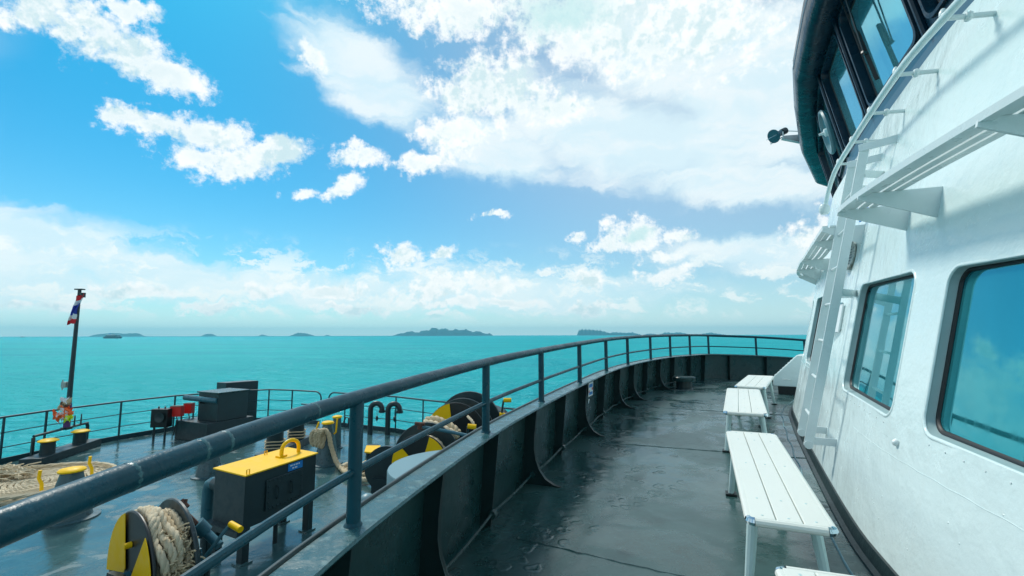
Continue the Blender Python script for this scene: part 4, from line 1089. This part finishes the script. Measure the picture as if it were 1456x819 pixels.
# slack lay and frayed tail on top of the drum
fm = MB(); random.seed(9)
for k in range(260):
    a = rad(random.uniform(38, 115)); rr = .515+random.uniform(0, .06); f = random.uniform(.25, .95)
    b = c_+ax1*.32*f+(x_*math.cos(a)+y_*math.sin(a))*rr
    dv = V(random.uniform(-1, 1), random.uniform(-1, 1), random.uniform(-1, .6))*.07
    fm.tube([b, b+dv*.6+(b-c_).normalized()*.02, b+dv], .008, 4)
tag(fm.build('frayed_fibres', 'rope', t1, smooth=60), kind='stuff')
for k in range(3):
    pts = []
    for i in range(24):
        a = rad(-30+105*i/23); f = .22+.16*k+.10*math.sin(i*.3+k); pts.append(c_+ax1*.32*f+(x_*math.cos(a)+y_*math.sin(a))*(.545+.025*math.sin(i*.7+k)))
    strands(MB(), pts, .038, .22, 6).build('top_strand', 'ropewhite', t1, smooth=60)
MB().lathe([(.0, -.06), (.026, -.055), (.03, 0)], c_-ax1*.02+x_*.30, 12, axis=ax1).build('yellow_stud', 'yellow', t1)
# brake lever, crank and rusty pin beside the drum
brk = thing('brake_crank', at(300, 760, 5.3), 'blue brake spindle with rusty fork and yellow gripped crank right of the foreground drum', 'crank')
MB().tube([at(247, 712, 4.9), at(262, 728, 4.9), at(280, 748, 4.95)], [.028, .025, .035], 8).build('rusty_lever', 'rust', brk)
MB().tube([at(257, 712, 4.88), at(266, 722, 4.88)], .03, 8).tube([at(264, 710, 4.9), at(260, 724, 4.86)], .022, 8).build('rusty_fork', 'rust', brk)
MB().tube([at(279, 745, 4.95), at(292, 757, 5.0)], .075, 12).build('collar', 'machineblue', brk)
MB().tube([at(290, 754, 5.0), at(312, 776, 4.95)], .045, 12).build('spindle', 'machineblue', brk)
MB().lathe([(.07, -.02), (.075, 0), (.07, .02)], at(291, 756, 5.3), 12, axis=V(.5, .0, -.5)).build('spindle_nut', 'machine', brk)
MB().tube([at(325, 748, 4.9), at(283, 803, 4.75)], .018, 8).build('crank_arm', 'machineblue', brk)
MB().tube([at(328, 745, 4.9), at(342, 753, 4.8)], .032, 12).build('grip', 'yellow', brk)
MB().tube([at(280, 806, 4.75), at(288, 804, 4.75)], .03, 8).build('boss', 'yellow', brk)
MB().tube([at(295, 760, 5.35), V(at(295, 760, 5.35).x, 5.35, LOW)], .05, 10).build('stanchion', 'machine', brk)
MB().prism([at(285, 760, 5.2), at(296, 755, 5.4), V(at(296, 755, 5.4).x, 5.4, LOW), V(at(285, 760, 5.2).x, 5.2, LOW)], V(.03, -.02, 0)).build('bracket_plate', 'machine', brk, smooth=0)
# second drum at the left edge, on the same shaft
c2 = c1-ax1*1.05
t2, a2, b2, x2, y2 = rope_drum(c2, -ax1, .56, .45, 'rope drum at the left bottom edge, only its dark flange and yellow fin in view', rope_r=.42, turns=4)
for a0 in (20, -70, 200):
    a = rad(a0); p = a2+ax1*.03; q_ = (x2*math.cos(a)+y2*math.sin(a)); MB().prism([p+q_*.15, p+q_*.55, p+q_*.50+ax1*.07, p+q_*.15+ax1*.05], x2.cross(q_).normalized()*.0+ax1.cross(q_)*.012).build('yellow_fin', 'yellow', t2, smooth=0)
MB().tube([c2, c1], .065, 14).build('connecting_shaft', 'machineblue', t2)

# right-hand winch group behind the round drum cover
axb = V(.10, .995, 0)
cA = at(597, 642, 8.2); cA.z = LOW+.68
rope_drum(cA, axb, .50, .42, 'middle winch drum with yellow and black sectors in front of a bigger dark wheel', sect=(60, -88), rope_r=.36, turns=3, big=1.25, width=78)
cW = at(550, 646, 8.9); cW.z = LOW+.40
hw = thing('half_wheel_guard', (cW.x, cW.y, LOW), 'dark half round wheel guard left of the middle winch drum', 'guard')
MB().lathe([(0, -.03), (.42, -.03), (.42, .03), (0, .03)], cW, 32, axis=axb).build('disc', 'machine', hw)
MB().box((cW.x, cW.y, LOW+.12), (.5, .2, .24)).build('foot', 'machine', hw)
cB = at(648, 624, 9.9); cB.z = LOW+.80
rope_drum(cB, V(.25, .97, 0), .68, .45, 'far winch drum with a large yellow and black wheel above the middle drum', sect=(-38, 128), rope_r=.45, turns=3, big=1.05, width=52)
cC = at(668, 605, 11.0); cC.z = LOW+.78
far = thing('winch', (cC.x, cC.y, LOW), 'dark round winch wheel standing behind the far yellow and black drum', 'winch wheel')
drum_disc(MB(), cC, V(.25, .97, 0), .80, .08).build('wheel', 'machine', far); MB().box((cC.x, cC.y, LOW+.25), (.5, .3, .5)).build('foot', 'machine', far)
cD = at(692, 590, 11.3); gearc = thing('gear_cover', (cD.x, cD.y, LOW), 'black arched gear cover with sloping side at the right of the winches', 'cover')
prof = [(-.62, 0), (-.62, .75)]+[(-.05-.57*math.cos(math.pi*k/10), .75+.42*math.sin(math.pi*k/10)) for k in range(1, 10)]+[(.52, .95), (.95, .20), (.95, 0)]
MB().prism([V(cD.x+a, cD.y, LOW+h) for a, h in prof], V(.08, .45, 0)).build('casing', 'black', gearc, smooth=30, bevel=.01)
MB().tube([V(cD.x+.52, cD.y-.02, LOW+.97), V(cD.x+.97, cD.y-.02, LOW+.20)], .025, 6).build('edge_strip', 'greyplate', gearc)
# ropes over the winch
rw = thing('winch_rope', cB+V(-.2, -.5, .1), 'thick beige rope lying over the winches between the two yellow and black drums', 'rope')
strands(MB(), dense([at(606, 598, 9.3), at(618, 596, 9.2), at(632, 601, 9.1), at(645, 609, 9.0), at(652, 617, 8.9)], 8), .075, .35, 6).build('strand', 'rope', rw, smooth=60)
strands(MB(), dense([at(603, 601, 9.1), at(620, 604, 9.0), at(636, 612, 8.9), at(652, 620, 8.85)], 8), .07, .35, 6).build('strand', 'ropewhite', rw, smooth=60)
strands(MB(), dense([at(665, 592, 9.4), at(672, 600, 9.2), at(676, 612, 9.1), at(676, 624, 9.0)], 8), .03, .2, 5).build('fall', 'ropewhite', rw, smooth=60)
rl = thing('winch_lever', at(600, 603, 8.6), 'short rusty lever pinned across the dark wheel of the middle winch', 'lever')
MB().tube([at(597, 610, 8.3), at(598, 602, 8.3)], .05, 8).tube([at(590, 602, 8.3), at(604, 603, 8.3)], .03, 8).build('head', 'rust', rl)
MB().tube([at(600, 607, 8.3), at(640, 614, 8.3), at(664, 619, 8.2)], .03, 8).build('rod', 'machineblue', rl)
for nm, pts_, lab in (('crank_handle', ((664, 630), (665, 606), (677, 607)), 'yellow gripped crank standing in front of the far winch drum'), ('crank_handle', ((713, 590), (716, 569), (727, 569)), 'yellow gripped crank at the right end of the winches, seen against the sea')):
    Y_ = 8.4 if pts_[0][0] < 700 else 10.6
    ck_ = thing(nm, at(*pts_[0], Y_), lab, 'crank')
    MB().tube([at(*pts_[0], Y_), at(*pts_[1], Y_)], .022, 8).build('arm', 'machine', ck_)
    MB().tube([at(*pts_[1], Y_), at(*pts_[2], Y_)], .045 if Y_ < 9 else .05, 10).build('grip', 'yellow', ck_)
    b_ = at(*pts_[0], Y_); MB().tube([b_, V(b_.x, b_.y, LOW)], .035, 8).build('stand', 'machine', ck_)
    MB().tube([at(pts_[0][0]-3, pts_[0][1], Y_), at(pts_[0][0]+5, pts_[0][1]+1, Y_)], .06, 8).build('boss', 'yellow', ck_)
yp = low(519, 643); yq = low(541, 645)
hp_ = thing('deck_hatch_plate', yp, 'yellow painted hatch plate lying left of the dark wheel guard', 'hatch')
MB().prism([low(518, 644, .10), low(538, 646, .10), low(541, 635, .10), low(521, 635, .10)], V(0, 0, .03)).build('plate', 'yellow', hp_, smooth=0)
MB().prism([low(520, 644, .0), low(537, 646, .0), low(539, 637, .0), low(522, 637, .0)], V(0, 0, .098)).build('curb', 'machine', hp_, smooth=0)

# round drum cover behind the bulwark
dc = V(-.78, 6.35, LOW)
d_ = thing('round_drum_cover', dc, 'large round grey steel cover just outside the bulwark', 'drum cover')
MB().lathe([(.88, 0), (.88, 1.14), (.87, 1.16), (0, 1.16)], dc, 56).build('casing', 'greyplate', d_, smooth=30)
# small domed lamp by the near post
dl = low(521, 742); dl_ = thing('domed_deck_fitting', dl, 'pale domed fitting in a wire cage behind the near rail post', 'deck lamp')
MB().lathe([(.16, 0), (.16, .12), (.15, .30), (.11, .38), (.05, .42), (0, .425)], dl, 18).build('dome', 'greyplate', dl_)
for k in range(8):
    a = 2*math.pi*k/8; MB().tube([dl+V(.19*math.cos(a), .19*math.sin(a), 0), dl+V(.20*math.cos(a), .20*math.sin(a), .24), dl+V(.12*math.cos(a), .12*math.sin(a), .36)], .006, 5).build('cage_wire', 'machine', dl_)

# gooseneck vent pipes
for k, (px, py) in enumerate(((526, 617), (551, 618))):
    p = low(px, py); g = thing('gooseneck_vent', p, 'dark gooseneck vent pipe by the bow rail, %s of the two' % ('left' if k == 0 else 'right'), 'vent pipe', 'gooseneck pipes by the bow rail')
    MB().tube([p, p+V(0, 0, .72)]+[p+V(.17-.17*math.cos(math.pi*i/8), 0, .72+.17*math.sin(math.pi*i/8)) for i in range(1, 9)]+[p+V(.34, 0, .66)], .075, 14).build('pipe', 'machine', g)
    MB().tube([p+V(.34, 0, .69), p+V(.34, 0, .62)], .10, 14).build('mouth_flange', 'machine', g)
    MB().tube([p+V(.20, -.02, .70), p+V(.20, -.02, .52)], .008, 5).build('tag_wire', 'machine', g)
    MB().lathe([(0, -.12), (.035, -.06), (.04, 0), (.03, .04), (0, .06)], p+V(.20, -.02, .48), 10).build('tag_float', 'machine', g)

# windlass housing and cabinets by the bow
wh0 = low(293, 631); f1 = (low(245, 621)-wh0); f2 = (low(342, 604)-wh0)
f1 = V(-.907, .42, 0); f2 = V(.42, .907, 0)
h_ = thing('windlass_housing', wh0, 'large stepped dark steel housing by the bow rail with a sloping light cover', 'housing')
P = lambda a, b, h: wh0+f1*a+f2*b+V(0, 0, h)
def blk(a0, a1, b0, b1, h0, h1, name, m='machine', par=h_, bev=.01): return MB().prism([P(a0, b0, h0), P(a1, b0, h0), P(a1, b1, h0), P(a0, b1, h0)], V(0, 0, h1-h0)).build(name, m, par, bevel=bev, smooth=0)
blk(0, 1.45, 0, 1.35, 0, .52, 'plinth')
blk(.06, .95, .30, 1.18, .522, 1.28, 'upper_casing')
blk(.02, .99, .26, 1.22, 1.282, 1.32, 'roof_plate', 'bulwark')
blk(.95, 1.0, .9, 1.3, .6, 1.15, 'side_door', 'black')
MB().tube([at(263, 565, 13.3), at(309, 570, 13.0)], .075, 10).build('roller_tube', 'machineblue', h_)
for x in (283, 300): MB().tube([at(x, 572, 13.1), P(.75, .5, .95)], .03, 6).build('roller_arm', 'machine', h_)
kb = thing('tall_cabinet', low(338, 601), 'tall thin dark cabinet standing behind the stepped windlass housing', 'cabinet')
pk = low(331, 602)
MB().prism([pk+V(-.3, 0, 0), pk+f2*.85+V(-.0, 0, 0), pk+f2*.85+f1*.5, pk+f1*.5+V(-.3, 0, 0)], V(0, 0, 1.33)).build('casing', 'machine', kb, bevel=.01, smooth=0)
MB().prism([pk+V(-.33, -.03, 1.335), pk+f2*.9, pk+f2*.9+f1*.55, pk+f1*.55+V(-.33, 0, 0)], V(0, 0, .03)) if False else None
# loudspeaker box and red boxes on the rail
Yb = 13.1
sb = thing('speaker_box', at(222, 610, Yb), 'small black box with a round horn on two legs beside the red boxes', 'box')
c = at(230, 594, Yb); MB().box(c, (.46, .22, .50)).build('case', 'black', sb, bevel=.01)
MB().lathe([(.04, .0), (.13, .04), (.14, .05), (.12, .05), (.05, .02)], c+V(.05, -.115, .03), 16, axis=V(0, -1, 0)).build('horn', 'machine', sb)
for dx in (-.19, .12): MB().bar(c+V(dx, 0, -.25), V(c.x+dx, c.y, LOW), .04, .04).build('leg', 'machine', sb)
for dx in (-.1, .08): MB().lathe([(.02, 0), (.02, .06), (0, .07)], c+V(dx, 0, .25), 8).build('knob', 'machine', sb)
for k, (x0, x1, y0, y1, ly) in enumerate(((243.5, 260, 578, 592, 13.25), (262.5, 275, 574, 587.5, 13.6))):
    a, b = at(x0, y1, ly), at(x1, y0, ly)
    r_ = thing('red_box', (a+b)/2, 'bright red small box on the bow rail, %s' % ('next to the black speaker box' if k == 0 else 'next to the stepped housing'), 'box', 'red boxes on the bow rail')
    MB().box((a+b)/2, (b.x-a.x, .16, b.z-a.z)).build('case', 'red', r_, bevel=.008)
    MB().box((a+b)/2+V(0, 0, (b.z-a.z)/2+.01), ((b.x-a.x)*.96, .17, .02)).build('lid', 'rust', r_)
    q_ = V((a.x+b.x)/2, ly, a.z); MB().tube([q_, q_+V(.03, 0, -.15), q_+V(-.04, 0, -.3), V(q_.x-.05, ly, LOW+.1)], .014, 6).build('cable', 'black', r_)
    MB().bar(V(q_.x+.1, ly+.05, LOW), V(q_.x+.1, ly+.05, a.z), .03, .03).build('stand', 'machine', r_)

# ------------------------------------------------------------------ distant vessels
def ferry(px, py, dist, length, label, detail=True):
    a = ray(px, py); c = V(a.x*dist, dist, 0); t = thing('distant_ferry' if detail else 'distant_boat', c, label, 'ferry' if detail else 'boat')
    L = length; B_ = L*.24
    def blk(x0, x1, z0, z1, y=B_/2, name='deck_house', m='machine', rake=0):
        return MB().prism([c+V(x0, -y, z0), c+V(x1, -y, z0), c+V(x1-rake, -y, z1), c+V(x0+rake*.6, -y, z1)], V(0, 2*y, 0)).build(name, m, t, smooth=0)
    mb = MB().prism([c+V(-L*.5, -B_/2, L*.10), c+V(-L*.48, -B_/2, 0), c+V(L*.46, -B_/2, 0), c+V(L*.5, -B_/2, L*.11)], V(0, B_, 0)).build('hull', 'machineblue', t, smooth=0)
    if detail:
        blk(-L*.42, L*.44, L*.10, L*.15, B_/2*.98, 'lower_deck_house', 'greyplate', 1); blk(-L*.36, L*.40, L*.152, L*.20, B_/2*.9, 'upper_deck_house', 'machineblue', 1)
        blk(-L*.30, L*.10, L*.202, L*.25, B_/2*.7, 'bridge', 'white2', 1); blk(-L*.42, L*.36, L*.25, L*.262, B_/2*.8, 'sun_deck', 'white2')
        for k in range(14): MB().box(c+V(-L*.34+L*.05*k, -B_/2-.1, L*.125), (L*.03, .3, L*.022)).build('window', 'navy', t)
        MB().tube([c+V(-L*.05, 0, L*.25), c+V(-L*.05, 0, L*.34)], .25, 6).build('mast', 'machine', t); MB().box(c+V(-L*.2, 0, L*.28), (L*.06, B_*.4, L*.05)).build('funnel', 'blue', t)
    else:
        blk(-L*.3, L*.25, L*.10, L*.24, B_/2*.8, 'deck_house', 'greyplate', L*.04)
    return t
ferry(160, 481.2, 1150, 40, 'distant multi deck ferry in front of the low island at the left')
ferry(32, 479.3, 2600, 22, 'tiny distant boat at the far left of the horizon', False)

# ------------------------------------------------------------------ air
hz = bpy.data.materials.new('sea haze'); hz.use_nodes = True; hn = hz.node_tree; hn.nodes.clear()
pv = hn.nodes.new('ShaderNodeVolumePrincipled'); ho = hn.nodes.new('ShaderNodeOutputMaterial'); hn.links.new(pv.outputs[0], ho.inputs['Volume'])
pv.inputs['Color'].default_value = (.26, .82, 1.0, 1); pv.inputs['Density'].default_value = 1.1e-4; pv.inputs['Anisotropy'].default_value = .2
M['haze'] = hz
HZ = MB().box((0, 4500, 89), (19000, 13000, 182)); tag(HZ.build('haze', 'haze', smooth=0), 'pale blue sea haze over the water', kind='stuff')
scene.cycles.volume_bounces = 0 if hasattr(scene, 'cycles') else 0
